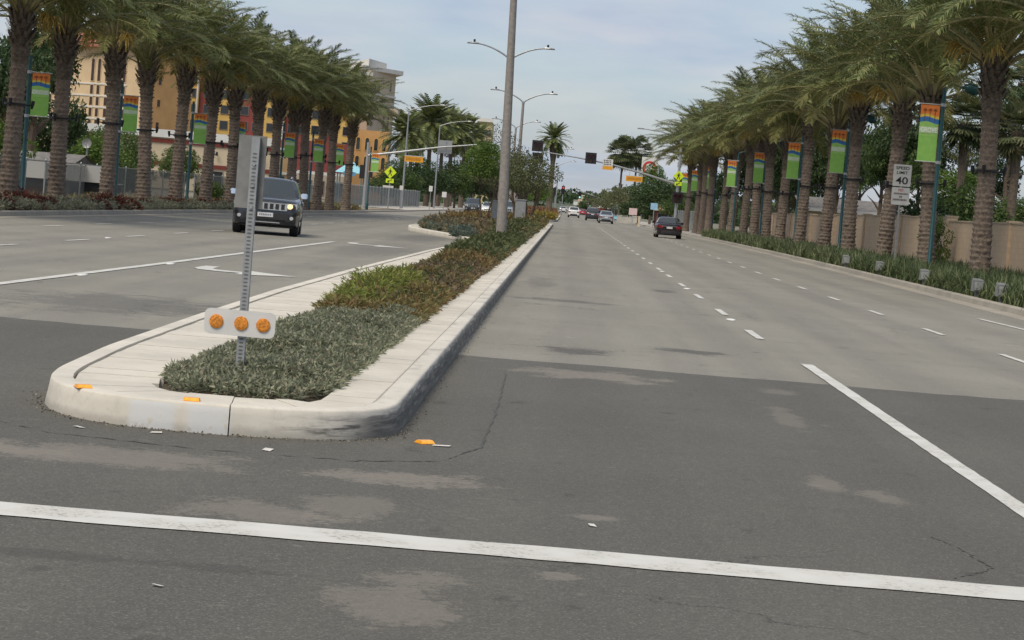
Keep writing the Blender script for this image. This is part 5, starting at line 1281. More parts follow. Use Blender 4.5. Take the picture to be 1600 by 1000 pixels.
# columns of windows
def frac(px):   # fraction along A0->A1 seen at pixel px
    lo, hi = 0.0, 1.0
    for _ in range(40):
        m = (lo + hi) / 2; X_m = A0[0] + (A1[0] - A0[0]) * m; Y_m = A0[1] + (A1[1] - A0[1]) * m
        # project
        v = Vector((X_m, Y_m, 12 - CAM_H)); pxm = 800 + FPX * v.dot(cr) / -v.dot(cb)
        if pxm < px: lo = m
        else: hi = m
    return lo
rows_z = [(zE - 5.6, 3.6, True), (zE - 7.7, 1.45, False), (zE - 9.5, 1.35, False), (zE - 11.3, 1.35, False), (zE - 13.1, 1.3, False), (zE - 14.9, 1.2, False)]
for px in (48, 58, 68, 122, 132, 144.5, 153.5, 162.5, 171.5):
    for z, h, ar in rows_z: H1.win(A0, A1, frac(px + 20), z, 0.62, h, 'glass_red', ar, 'tan')
for z, h, ar in rows_z[1:]: H1.band(xy(150, 355) if False else tuple(np.array(A0) + (np.array(A1) - np.array(A0)) * frac(62)), tuple(np.array(A0) + (np.array(A1) - np.array(A0)) * frac(196)), z + h + 0.12, z + h + 0.34, 0.12, 'cornice')
for s_ in (0.3, 0.75):
    for z in (zE - 5.5, zE - 9.0, zE - 12.6): H1.win(A1s, A2, s_, z, 0.8, 1.1, 'glass_red', False, 'orange')
# red tiled hipped roof with eaves
def hip(Bd, p0, p1, depth, z, rise, over, mat, name='roof'):
    a = Vector((p0[0], p0[1], 0)) - Bd.org; c_ = Vector((p1[0], p1[1], 0)) - Bd.org; d = (c_ - a).normalized(); n = Vector((-d.y, d.x, 0))
    q = [a - d * over - n * over, c_ + d * over - n * over, c_ + d * over + n * (depth + over), a - d * over + n * (depth + over)]
    r1 = a + d * depth * 0.4 + n * depth / 2; r2 = c_ - d * depth * 0.4 + n * depth / 2
    Z = lambda v, zz: (v.x, v.y, zz)
    b = B(); b.face([Z(q[0], z), Z(q[1], z), Z(r2, z + rise), Z(r1, z + rise)]); b.face([Z(q[1], z), Z(q[2], z), Z(r2, z + rise)]); b.face([Z(q[2], z), Z(q[3], z), Z(r1, z + rise), Z(r2, z + rise)]); b.face([Z(q[3], z), Z(q[0], z), Z(r1, z + rise)])
    b.face([Z(v, z - 0.25) for v in q][::-1])
    for i in range(4): j = (i + 1) % 4; b.face([Z(q[i], z - 0.25), Z(q[j], z - 0.25), Z(q[j], z), Z(q[i], z)])
    return b.build(name, M[mat], Bd.o)
hip(H1, A0, A1, 12, zE + 0.05, 3.2, 1.4, 'tile')
H1.band(A1s, A2, zE - 1.0, zE - 0.2, 0.5, 'cornice', 'cornice')

# red and yellow bay building
Q0, Q1 = xy(236, 366), xy(548, 374)
H2 = Building('bay_hotel', 'hotel with alternating yellow and dark red bays behind the left palms', Q0)
zB = at(250, 92, 352).z
n_b = 11
edges = [236, 260, 300, 326, 356, 404, 436, 470, 500, 522, 548]
for i in range(len(edges) - 1):
    t0 = (edges[i] - 236) / 312; t1 = (edges[i + 1] - 236) / 312
    p0 = np.array(Q0) + (np.array(Q1) - np.array(Q0)) * t0; p1 = np.array(Q0) + (np.array(Q1) - np.array(Q0)) * t1
    red = i % 2 == 0
    back = np.array([0, 0.6]) if red else np.array([0, 0.0])
    zt = zB + i * 0.12
    H2.wall(p0 + back, p1 + back, 0, zt - (0 if red else -0.5), 14 - (0.6 if red else 0), 'brick_red' if red else 'yellow', 'bay')
    wpx = edges[i + 1] - edges[i]
    for fl in range(7):
        z = zt - 2.6 - fl * 2.62
        if z < 1: break
        for s_ in ((0.32, 0.72) if wpx > 30 else (0.5,)):
            H2.win(p0 + back, p1 + back, s_, z, 1.25, 1.35, 'glass', False, 'frame')
    if not red:
        H2.band(p0, p1, zt + 0.5, zt + 1.3, 0.5, 'cornice', 'cornice')
        q = p1 - np.array([0.25, 0.25]); b = B(); b.tube([(q[0] - Q0[0], q[1] - Q0[1], 0), (q[0] - Q0[0], q[1] - Q0[1], zt)], 0.16, 6); b.build('drain_pipe', M['cornice'], H2.o)

# stone tower hotel
T0, T1 = xy(566, 420), xy(606, 432)
H3 = Building('tower_hotel', 'beige tower with wide flat white cornice above the left palms', T0)
zT = at(585, 112, 425).z; zTt = at(585, 98, 425).z
T2 = xy(611, 470)
H3.wall(T0, T1, 0, zT, 30, 'stone')
def plan(Bd, poly, z0, z1, mat, name):
    b = B(); b.prism([(p[0] - Bd.org.x, p[1] - Bd.org.y) for p in poly], z0, z1); return b.build(name, M[mat], Bd.o)
e = 1.5
plan(H3, [(T0[0] - e, T0[1] - e), (T1[0] + e, T1[1] - e), (T1[0] + e - 8, T1[1] + 30 + e), (T0[0] - 8 - e, T0[1] + 30 + e)], zT, zT + 0.8, 'cornice', 'cornice')
plan(H3, [(T0[0] - e * 0.3, T0[1] - e * 0.3), (T1[0] - 2, T1[1] - 0.3), (T1[0] - 10, T1[1] + 25), (T0[0] - 8, T0[1] + 25)], zT + 0.8, zTt + 0.4, 'cornice', 'roof_parapet')
H3.win(T0, T1, 0.80, zT - 3.4, 0.8, 1.7, 'glass_red', False, 'stone')
for s_ in (0.62, 0.8): H3.win(T0, T1, s_, zT - 11.5, 0.7, 4.2, 'glass_red', True, 'stone')
for z in (zT - 4.6, zT - 6.6, zT - 12.2): H3.band(T0, T1, z, z + 0.35, 0.25, 'cornice', 'ledge')
b = B(); b.box(T1[0] - T0[0] - 0.2, T1[0] - T0[0] + 1.6, 3, 20, zT - 8.0, zT - 7.0); b.build('side_canopy', M['stone'], H3.o)
S0, S1 = xy(520, 405), xy(566, 408)
zS = at(545, 118, 412).z
H3.wall(S0, S1, 0, zS, 16, 'stone', 'shoulder_wall')
H3.band(S0, S1, zS, zS + 0.7, 1.0, 'cornice', 'shoulder_cornice', 17.5)
for s_ in (0.3, 0.7): H3.win(S0, S1, s_, zS - 4.5, 0.8, 2.0, 'glass_red', True, 'stone')
zO = at(575, 205, 405).z
O0, O1 = xy(546, 398), xy(602, 400)
H3.wall(O0, O1, 0, zO, 14, 'orange', 'orange_wing')
for s_ in (0.15, 0.4, 0.65, 0.88):
    for z in (zO - 3.6, zO - 7.0): H3.win(O0, O1, s_, z, 0.7, 2.2, 'glass', True, 'yellow')
# yellow building far centre
Y0, Y1 = xy(738, 640), xy(762, 640); zY = at(752, 190, 640).z
H4 = Building('yellow_block', 'pale yellow block rising behind the far palms', Y0); H4.wall(Y0, Y1, 0, zY, 14, stucco('pale_yellow_stucco', (0.50, 0.42, 0.22))); H4.band(Y0, Y1, zY, zY + 1.0, 0.8, 'cornice', 'cornice')
for fl in range(4):
    for s_ in (0.2, 0.5, 0.8): H4.win(Y0, Y1, s_, zY - 4 - fl * 3.2, 1.5, 1.6)

# low white parapet building
W0, W1 = xy(96, 246), xy(424, 252)
H5 = Building('parapet_building', 'low cream building with white parapet and dark red stripes', W0)
zW = at(270, 214, 250).z
H5.wall(W0, W1, 0, zW, 12, 'cream')
H5.band(W0, W1, zW - 0.15, zW + 0.75, 0.25, 'wall_white', 'parapet')
H5.band(W0, W1, zW - 0.75, zW - 0.30, 0.12, 'dark_red', 'stripe')
H5.band(W0, W1, zW - 3.3, zW - 2.85, 0.12, 'dark_red', 'stripe')
for s_ in np.linspace(0.06, 0.95, 9):
    a = np.array(W0) + (np.array(W1) - np.array(W0)) * s_ - np.array(W0)
    b = B(); b.tube([(a[0], a[1] - 0.1, zW - 1.5), (a[0], a[1] - 0.4, zW - 1.45)], 0.04, 5); b.tube([(a[0], a[1] - 0.4, zW - 1.75), (a[0], a[1] - 0.4, zW - 1.3)], [0.16, 0.10], 7); b.build('wall_lamp', M['black_metal'], H5.o)
for s_ in (0.1, 0.3, 0.55, 0.72): H5.win(W0, W1, s_, 0.9, 1.8, 1.5)
# tan shop right of it
U0, U1 = xy(414, 258), xy(452, 259); zU = at(430, 234, 260).z
H6 = Building('tan_shop', 'tan shop block with white parapet behind the oncoming car', U0); H6.wall(U0, U1, 0, zU, 9, stucco('tan_shop_stucco', (0.42, 0.28, 0.145))); H6.band(U0, U1, zU, zU + 0.28, 0.2, 'wall_white', 'parapet')
H6.band(U0, U1, zU - 2.9, zU - 2.6, 0.1, 'cornice', 'ledge'); H6.win(U0, U1, 0.5, 0.5, 1.5, 2.0)
V0, V1 = xy(452, 300), xy(538, 303); zV = at(495, 222, 305).z
H7 = Building('red_shop', 'dark red block between the left palms beside the light blue canopy', V0); H7.wall(V0, V1, 0, zV, 10, 'brick_red'); H7.band(V0, V1, zV * 0.42, zV * 0.47, 0.15, 'wall_white', 'ledge')
H7.wall((V0[0], V0[1] - 0.3), (V1[0], V1[1] - 0.3), 0, zV * 0.42, 0.25, 'stone', 'stone_base')
for s_ in (0.12, 0.32, 0.55, 0.78, 0.93): H7.win((V0[0], V0[1] - 0.3), (V1[0], V1[1] - 0.3), s_, 0.6, 1.2, 1.8, 'glass_red')
# light blue canopy
cp = at(548, 275, 218)
H8 = thing('canopy_kiosk', 'kiosk with light blue pyramid canopy between the left palms', 'kiosk', (cp.x, 218, 0.1))
M['sky_blue'] = plain('light_blue_canvas', (0.25, 0.52, 0.60), 0.6, var=0.08)
zc0, zc1 = at(548, 272, 218).z, at(548, 252, 218).z
b = B(); w = 1.5
for a_, c_ in (((-w, -w), (w, -w)), ((w, -w), (w, w)), ((w, w), (-w, w)), ((-w, w), (-w, -w))): b.face([(*a_, zc0), (*c_, zc0), (0, 0, zc1)])
b.face([(-w, -w, zc0 - 0.02), (-w, w, zc0 - 0.02), (w, w, zc0 - 0.02), (w, -w, zc0 - 0.02)]); b.build('canopy', M['sky_blue'], H8)
for sx_ in (-1.2, 1.2):
    for sy_ in (-1.2, 1.2): b = B(); b.tube([(sx_, sy_, 0), (sx_, sy_, zc0)], 0.06, 6); b.build('post', plain('teal_post', (0.05, 0.2, 0.22), 0.5), H8)
b = B(); b.box(-0.6, 0.6, -1.53, -1.49, zc0 - 0.3, zc0 + 0.1); b.build('valance', plain('mid_blue_canvas', (0.10, 0.26, 0.42), 0.6), H8)
# grey roofed house behind the fence at left
p = at(55, 262, 98)
H9 = Building('grey_roof_house', 'low house with grey shingle roof behind the left fence', (at(-20, 262, 98).x, 98), 'house')
G0, G1 = xy(-30, 98), xy(88, 98); zr = at(60, 262, 98).z
H9.wall(G0, G1, 0, zr, 7, stucco('house_brown', (0.10, 0.055, 0.045)))
rise = at(60, 236, 98).z - zr
a = Vector((G0[0], G0[1], 0)) - H9.org; c_ = Vector((G1[0], G1[1], 0)) - H9.org
b = B(); b.face([(a.x - .5, a.y - .6, zr), (c_.x + .5, c_.y - .6, zr), (c_.x + .5, c_.y + 3.5, zr + rise), (a.x - .5, a.y + 3.5, zr + rise)]); b.face([(a.x - .5, a.y + 7.6, zr), (a.x - .5, a.y + 3.5, zr + rise), (c_.x + .5, c_.y + 3.5, zr + rise), (c_.x + .5, c_.y + 7.6, zr)]); b.face([(c_.x + .4, c_.y - .5, zr), (c_.x + .4, c_.y + 7.5, zr), (c_.x + .4, c_.y + 3.5, zr + rise - 0.05)])
b.build('roof', M['roof_grey'], H9.o)
b = B(); b.box(a.x - .55, c_.x + .55, a.y - .68, a.y - .6, zr - 0.12, zr + 0.05); b.build('fascia', M['dark_red'], H9.o)
for s_ in (0.35, 0.62, 0.85): H9.win(G0, G1, s_, 0.7, 1.0, 0.8)
# white trailer
pt = at(112, 280, 92)
Tn = thing('white_trailer', 'white box trailer parked behind the left fence', 'trailer', (pt.x, 92, 0.1), 0.15)
b = B(); b.box(-1.9, 1.4, -1.0, 1.0, 0.9, 1.6); b.build('body', stucco('trailer_grey_white', (0.46, 0.46, 0.45)), Tn)
b = B(); b.box(-1.8, 1.3, -0.9, 0.9, 0.5, 0.9); b.build('chassis', M['black_metal'], Tn)
for sx_ in (-0.6, 0.2): b = B(); b.tube([(sx_, -1.0, 0.35), (sx_, -0.75, 0.35)], 0.35, 14); b.build('wheel', M['black_metal'], Tn)
b = B(); b.face([(1.4, -1.0, 0.9), (2.2, -0.5, 0.9), (2.2, 0.5, 0.9), (1.4, 1.0, 0.9)]); b.build('tongue', M['galv'], Tn)
# satellite dish on post
pd = at(136, 227, 110)
Sd = thing('satellite_dish', 'grey satellite dish on a post above the bushes', 'satellite dish', (pd.x, 110, 0.1))
b = B(); b.tube([(0, 0.1, 0), (0, 0.1, pd.z)], 0.05, 7); b.build('post', M['galv'], Sd)
b = B(); b.grid([[(rr * math.cos(a), -0.05 + 0.16 * (rr / 0.25) ** 2 * -0.4, pd.z + rr * math.sin(a)) for a in np.linspace(0, 2 * math.pi, 21)[:-1]] for rr in (0.02, 0.1, 0.18, 0.25)], True); b.build('dish', M['sign_back'], Sd)
b = B(); b.tube([(0, -0.1, pd.z - 0.2), (0, -0.35, pd.z)], 0.02, 5); b.build('feed_arm', M['galv'], Sd)

# houses right behind the wall
def gable_house(label, px0, px1, pyw, pyr, Y, wallm, roofm, fasc='wall_white', depth=7):
    p0, p1 = xy(px0, Y), xy(px1, Y); zw = at((px0 + px1) / 2, pyw, Y).z; zr_ = at((px0 + px1) / 2, pyr, Y).z
    Bd = Building('house', label, p0, 'house'); Bd.wall(p0, p1, 0, zw, depth, wallm)
    wd = p1[0] - p0[0]; o_ = 0.5
    b = B(); b.face([(-o_, -o_, zw), (wd + o_, -o_, zw), (wd + o_, depth / 2, zr_), (-o_, depth / 2, zr_)]); b.face([(-o_, depth + o_, zw), (-o_, depth / 2, zr_), (wd + o_, depth / 2, zr_), (wd + o_, depth + o_, zw)]); b.build('roof', M[roofm], Bd.o)
    b = B(); b.box(-o_ - 0.03, wd + o_ + 0.03, -o_ - 0.1, -o_ - 0.003, zw - 0.2, zw + 0.05); b.build('fascia', M[fasc], Bd.o)
    for s_ in (0.25, 0.7): Bd.win(p0, p1, s_, max(0.6, zw - 1.8), 1.2, 1.1)
gable_house('grey roofed house with white fascia behind the right wall', 1262, 1420, 331, 312, 156, 'cream', 'roof_grey')
gable_house('house with pale fascia beyond the right fence', 1030, 1068, 328, 317, 262, 'dark_red', 'tile', 'cream')
gable_house('small cream house far down the right side', 925, 945, 330, 318, 470, 'cream', 'roof_grey')
# building with teal corner column far right
# round red ring sign
rs = at(1015, 262, 360)
Rs = thing('ring_sign', 'tall white panel sign with a red ring over the right trees', 'sign', (rs.x, 360, 0))
w_, h_ = 2.7, 3.4
b = B(); b.box(-w_ / 2, w_ / 2, -0.2, 0.2, rs.z - h_ / 2, rs.z + h_ / 2); pn = b.build('panel', M['sign_white'], Rs)
b = B(); zc_ = rs.z - 0.1
for i in range(28):
    a, a2 = i / 28 * 2 * math.pi, (i + 1) / 28 * 2 * math.pi
    b.face([(0.80 * math.cos(a), -0.21, zc_ + 0.80 * math.sin(a)), (1.18 * math.cos(a), -0.21, zc_ + 1.18 * math.sin(a)), (1.18 * math.cos(a2), -0.21, zc_ + 1.18 * math.sin(a2)), (0.80 * math.cos(a2), -0.21, zc_ + 0.80 * math.sin(a2))])
b.build('ring', M['red_print'], pn)
for q in (-0.8, 0.8): b = B(); b.tube([(q, 0, 0), (q, 0, rs.z - h_ / 2)], 0.15, 8); b.build('post', M['lamp_grey'], Rs)
for (px, py, Y, w_, h_, mat, lab) in [(1022, 324, 235, 0.75, 0.7, plain('light_blue_plate', (0.28, 0.46, 0.62), 0.5), 'small light blue sign beside the tree trunk on the right'), (989, 332, 255, 0.95, 0.8, plain('pinkish_plate', (0.62, 0.45, 0.43), 0.6), 'pink and white sign by the right driveway'), (998, 350, 250, 0.25, 1.6, M['cream'], 'short pale post by the right driveway')]:
    p = at(px, py, Y); o = thing('roadside_sign', lab, 'sign', (p.x, Y, 0.1)); b = B(); b.box(-w_ / 2, w_ / 2, -0.03, 0, p.z - h_ / 2, p.z + h_ / 2); b.build('plate', mat, o); b = B(); b.tube([(0, 0.04, 0), (0, 0.04, p.z)], 0.04, 6); b.build('post', M['galv'], o)
# low pale walls and shops far right
for (px0, px1, pyt, Y, mat, lab) in [(968, 1000, 338, 300, 'walk', 'low pale garden wall beyond the right sidewalk'), (936, 962, 326, 410, 'brick_red', 'dark red shop front far down the right side'), (955, 968, 322, 395, 'sky_blue', 'teal corner of a far shop on the right'), (905, 918, 306, 1150, 'cream', 'pale tower block on the far hill')]:
    p0, p1 = xy(px0, Y), xy(px1, Y); zt = at((px0 + px1) / 2, pyt, Y).z; Bd = Building('low_wall' if Y == 300 else 'shop_building', lab, p0, 'wall' if Y == 300 else 'building'); Bd.wall(p0, p1, 0, zt, 0.4 if Y == 300 else 6, mat)
    if Y == 300: Bd.band(p0, p1, zt, zt + 0.08, 0.05, 'cornice', 'coping')
    else:
        Bd.band(p0, p1, zt, zt + 0.4, 0.2, 'cornice', 'parapet')
        for s_ in (0.25, 0.7): Bd.win(p0, p1, s_, zt * 0.35, 1.0, min(1.4, zt * 0.4))

# far wooded hill closing the view
r = np.random.default_rng(77)
b = B(); rows = []
for j, yv in enumerate(np.linspace(900, 2200, 9)):
    rows.append([(x, yv, -0.5 + 16 * (j / 8) ** 1.1 * (0.75 + 0.25 * math.sin(x / 140.0 + 1)) + 1.2 * math.sin(x / 37.0 + j)) for x in np.linspace(-900, 900, 60)])
b.grid(rows); me = b.mesh('hill', M['leaf_dark'] if False else plain('hill_ground', (0.07, 0.085, 0.05), 0.95, scale=0.02)); 
if me.polygons[0].normal.z < 0: me.flip_normals()
tag(inst('hill', me), 'low wooded hill at the end of the road', 'hill', kind='structure')
Pn = []; Dn = []
for i in range(900):
    yv = r.uniform(560, 1900); x = r.uniform(-0.26, 0.26) * yv + r.normal(0, 20)
    if abs(x + 3) < 16 and yv < 1000: continue
    t = np.clip((yv - 900) / 1300, 0, 1); zb = 0 if yv < 900 else 16 * t ** 1.1 * 0.8
    hh = r.uniform(4, 8.5); rr = r.uniform(2.5, 5.5); n = 85
    q = unit(r.normal(size=(n, 3))); Pn.append(np.array([x, yv, zb + hh * 0.55]) + q * np.array([rr, rr, hh * 0.5])); Dn.append(q + r.normal(0, 0.5, (n, 3)))
P_ = np.concatenate(Pn); D = np.concatenate(Dn)
V, F = leaves(P_, D, 1.9 * r.uniform(0.6, 1.3, len(P_)), 1.3, 0.1, r)
tag(inst('far_woods', np_mesh('far_woods', V, F, M['leaf_dark'])), 'distant mass of dark trees across the horizon', 'woods', kind='stuff')
# far houses on the hill
for i in range(14):
    px = 884 + i * 8 + random.uniform(-3, 3); Y = random.uniform(1000, 1500); p = at(px, random.uniform(308, 324), Y)
    o = thing('hillside_house', ORD[i] + ' tiny pale house from the left on the far hill', 'house', (p.x, Y, p.z - 2.2), random.uniform(-0.3, 0.3), 'houses on the far hill'); o.scale = (0.5, 0.5, 0.6)
    b = B(); b.box(-3, 3, -2, 2, -3, 1.6); b.build('wall', M['wall_white' if i % 3 else 'cream'], o)
    b = B(); b.face([(-3.3, -2.3, 1.6), (3.3, -2.3, 1.6), (3.3, 0, 2.9), (-3.3, 0, 2.9)]); b.face([(-3.3, 2.3, 1.6), (-3.3, 0, 2.9), (3.3, 0, 2.9), (3.3, 2.3, 1.6)]); b.build('roof', M['roof_grey'], o)

# ------------------------------------------------------------------ cars
def paint(name, c, metal=0.3): return plain(name, c, 0.25, metal, var=0.03, scale=2, coat=0.8)
M['tyre'] = plain('tyre_rubber', (0.018, 0.018, 0.019), 0.85, bump=0.2, scale=30); M['rim'] = plain('alloy_rim', (0.42, 0.43, 0.44), 0.3, 0.9)
M['trim'] = plain('black_plastic_trim', (0.022, 0.022, 0.024), 0.6); M['chrome'] = plain('chrome', (0.75, 0.76, 0.78), 0.12, 1.0, var=0.02)
k = NT('car_glass'); k.link((0.04, 0.048, 0.047, 1), 'Base Color'); k.link(0.05, 'Roughness'); k.link(0.9, 'Specular IOR Level'); M['carglass'] = k.m
M['headglass'] = plain('headlamp_glass', (0.55, 0.56, 0.57), 0.1, 0.3, var=0.1, scale=30); M['headlit'] = emit('lit_headlamp', (1.0, 0.62, 0.30), 0.9); M['taillamp'] = plain('tail_lamp_red', (0.22, 0.010, 0.012), 0.2, var=0.2, scale=20)
M['plate_white'] = plain('number_plate', (0.60, 0.60, 0.60), 0.4)
def lerp(pts, y): return float(np.interp(y, [p[0] for p in pts], [p[1] for p in pts]))
SUV = dict(L=4.75, W=1.92, top=[(-2.375, 0.80), (-2.30, 1.00), (-2.15, 1.085), (-1.2, 1.17), (-0.95, 1.20), (2.1, 1.17), (2.30, 1.10), (2.375, 0.95)], bot=[(-2.375, 0.42), (-2.1, 0.30), (-1.9, 0.26), (1.9, 0.27), (2.375, 0.42)],
           wid=[(-2.375, 0.74), (-2.28, 0.86), (-2.0, 0.94), (-1.5, 0.96), (1.8, 0.96), (2.2, 0.92), (2.375, 0.82)], wheels=(-1.45, 1.45), R=0.385, wb=0.255, cab=[(-1.15, 0.0), (-0.35, 1.0), (1.55, 1.0), (2.22, 0.0)], roof=1.74, belt=1.17, wr=0.66)
SEDAN = dict(L=4.7, W=1.82, top=[(-2.35, 0.58), (-2.28, 0.70), (-1.9, 0.82), (-1.1, 0.94), (-0.8, 0.97), (1.5, 0.99), (1.75, 1.00), (2.2, 0.98), (2.35, 0.86)], bot=[(-2.35, 0.32), (-2.1, 0.22), (-1.9, 0.19), (1.9, 0.20), (2.2, 0.25), (2.35, 0.36)],
           wid=[(-2.35, 0.66), (-2.25, 0.80), (-1.9, 0.89), (-1.4, 0.91), (1.7, 0.91), (2.15, 0.86), (2.35, 0.74)], wheels=(-1.4, 1.38), R=0.325, wb=0.215, cab=[(-0.95, 0.0), (-0.1, 1.0), (1.05, 1.0), (1.85, 0.0)], roof=1.45, belt=0.97, wr=0.60)
HATCH = dict(SEDAN, top=[(-2.35, 0.60), (-2.28, 0.72), (-1.9, 0.86), (-1.1, 0.98), (-0.8, 1.0), (1.9, 1.04), (2.2, 1.0), (2.35, 0.85)], cab=[(-0.95, 0.0), (-0.1, 1.0), (1.35, 1.0), (2.2, 0.0)], roof=1.52, belt=1.0)
def car(name, label, P, x, y, heading, pm, group, lit=False, grille=True, zoff=0.0):
    """heading 0: front toward the camera (-Y); pi: driving away"""
    o = thing(name, label, 'car', (x, y, zoff), heading, group)
    L_, W_ = P['L'], P['W']; Rw = P['R']; Ra = Rw + 0.07
    ys = set(np.round(np.linspace(-L_ / 2, L_ / 2, 30), 3))
    for wy in P['wheels']:
        for q in np.linspace(-Ra, Ra, 13): ys.add(round(wy + q, 3))
    for e_ in (0.02, 0.05, 0.09): ys.add(-L_ / 2 + e_); ys.add(L_ / 2 - e_)
    ys = sorted(ys); rows = []
    for yv in ys:
        w = lerp(P['wid'], yv); zt = lerp(P['top'], yv); zb = lerp(P['bot'], yv)
        for wy in P['wheels']:
            d = abs(yv - wy)
            if d < Ra: zb = max(zb, Rw + math.sqrt(max(0, Ra * Ra - d * d)))
        zs = min(zb + 0.03, zt - 0.12); bl = zt - 0.05; hgt = bl - zs
        half = [(0.0, zb), (w * 0.86, zb), (w * 0.965, zs), (w * 0.995, zs + hgt * 0.35), (w, zs + hgt * 0.62), (w * 0.975, zs + hgt * 0.88), (w * 0.93, bl), (w * 0.82, zt - 0.01), (w * 0.5, zt + 0.012), (0.0, zt + 0.02)]
        rows.append([(px, yv, pz) for px, pz in half] + [(-px, yv, pz) for px, pz in half[-2:0:-1]])
    b = B(); b.grid(rows, True); b.face(rows[0]); b.face(rows[-1][::-1]); body = b.build('body', pm, o, smooth=38)
    b = B(); b.box(-W_ / 2 * 0.8, W_ / 2 * 0.8, -L_ / 2 + 0.35, L_ / 2 - 0.35, 0.24, 0.62); b.build('underbody', M['trim'], o)
    # lower cladding / bumpers
    for sgn, nm in ((-1, 'front_bumper'), (1, 'rear_bumper')):
        b = B(); rr = []
        for xx in np.linspace(-1, 1, 9):
            yb = sgn * (L_ / 2 + 0.035 - 0.16 * abs(xx) ** 3); z0 = lerp(P['bot'], sgn * L_ / 2) - 0.09; z1 = z0 + 0.24
            rr.append([(xx * W_ * 0.44, yb, z0), (xx * W_ * 0.45, yb + sgn * 0.02, z0 + 0.08), (xx * W_ * 0.45, yb + sgn * 0.01, z1), (xx * W_ * 0.44, yb - sgn * 0.12, z1 + 0.02), (xx * W_ * 0.44, yb - sgn * 0.15, z0)])
        b.grid(rr, True); b.face(rr[0]); b.face(rr[-1][::-1]); b.build(nm, M['trim'] if P is SUV or sgn > 0 else pm, o, smooth=40)
    # cabin
    c0, c1, c2, c3 = [c[0] for c in P['cab']]; zb_, zr = P['belt'] - 0.02, P['roof']; wB = W_ / 2 * 0.93; wT = P['wr']
    ring = lambda ya, yb_, w, bow, z, zc: [(-w, ya + bow, z), (-w * 0.55, ya + bow * 0.25, z + zc), (0, ya, z + zc * 1.4), (w * 0.55, ya + bow * 0.25, z + zc), (w, ya + bow, z), (w * 1.01, (ya * 0.4 + yb_ * 0.6), z), (w, yb_ - bow * 0.6, z), (w * 0.55, yb_ - bow * 0.1, z + zc), (0, yb_, z + zc), (-w * 0.55, yb_ - bow * 0.1, z + zc), (-w, yb_ - bow * 0.6, z), (-w * 1.01, (ya * 0.4 + yb_ * 0.6), z)]
    b0 = ring(c0, c3, wB, 0.22, zb_, 0.0); m0 = ring((c0 * 0.15 + c1 * 0.85), (c3 * 0.15 + c2 * 0.85), wT + (wB - wT) * 0.22, 0.14, zb_ + (zr - zb_) * 0.86, 0.02); t0 = ring(c1 + 0.12, c2 - 0.12, wT * 0.94, 0.10, zr - 0.035, 0.03)
    b = B(); b.grid([b0, m0, t0], True); b.face(t0); b.build('cabin', pm, o, smooth=50)
    def pane(nm, idx, lo=0.08, hi=0.95, sh=0.05, off=0.008):
        pts_b = [Vector(b0[i]) for i in idx]; pts_m = [Vector(m0[i]) for i in idx]
        lowr = [pb_.lerp(pm_, lo) for pb_, pm_ in zip(pts_b, pts_m)]; upr = [pb_.lerp(pm_, hi) for pb_, pm_ in zip(pts_b, pts_m)]
        for ln_ in (lowr, upr):
            e0, e1 = ln_[0].copy(), ln_[-1].copy(); ln_[0] = e0.lerp(ln_[1], sh * (len(ln_) - 1)); ln_[-1] = e1.lerp(ln_[-2], sh * (len(ln_) - 1))
        n = (lowr[-1] - lowr[0]).cross(upr[0] - lowr[0]).normalized()
        cdir = (lowr[0] + upr[-1]) / 2 - Vector((0, (c0 + c3) / 2, zb_))
        if n.dot(cdir) < 0: n = -n
        b = B(); b.grid([[p_ + n * off for p_ in lowr], [p_ + n * off for p_ in upr]]); return b.build(nm, M['carglass'], o)
    pane('windshield', [0, 1, 2, 3, 4], 0.06, 0.98, 0.06, 0.012); pane('rear_window', [6, 7, 8, 9, 10], 0.18, 0.95, 0.10, 0.012)
    for ia, ib, nm in ((4, 5, 'front_side_window'), (5, 6, 'rear_side_window'), (10, 11, 'rear_side_window'), (11, 0, 'front_side_window')): pane(nm, [ia, ib], 0.12, 0.95, 0.07, 0.008)
    # wheels
    for wy in P['wheels']:
        for sgn in (-1, 1):
            xo = sgn * (W_ / 2 - 0.02); xi = sgn * (W_ / 2 - 0.02 - P['wb'])
            b = B(); b.tube([(xi, wy, Rw), (xi + (xo - xi) * 0.12, wy, Rw), (xi + (xo - xi) * 0.88, wy, Rw), (xo, wy, Rw)], [Rw * 0.9, Rw, Rw, Rw * 0.9], 26); wh = b.build('wheel', M['tyre'], o, smooth=40)
            b = B(); rr = Rw * 0.66; s8 = xo + sgn * 0.004
            b.tube([(s8 - sgn * 0.03, wy, Rw), (s8, wy, Rw)], [rr, rr * 0.97], 22, cap=False)
            for q in range(5):
                a = q * 2 * math.pi / 5 + 0.3; d = Vector((0, math.cos(a), math.sin(a))); s_ = Vector((0, -math.sin(a), math.cos(a))); cc = Vector((s8, wy, Rw))
                b.face([cc + d * 0.03 - s_ * 0.045, cc + d * rr - s_ * 0.028, cc + d * rr + s_ * 0.028, cc + d * 0.03 + s_ * 0.045])
            b.tube([(s8 - sgn * 0.02, wy, Rw), (s8 + sgn * 0.008, wy, Rw)], 0.06, 10); b.build('rim', M['rim'], wh)
            b = B(); b.tube([(xo - sgn * 0.03, wy, Rw), (xo - sgn * 0.026, wy, Rw)], rr * 0.96, 20); b.build('brake_shadow_disc', M['trim'], wh)
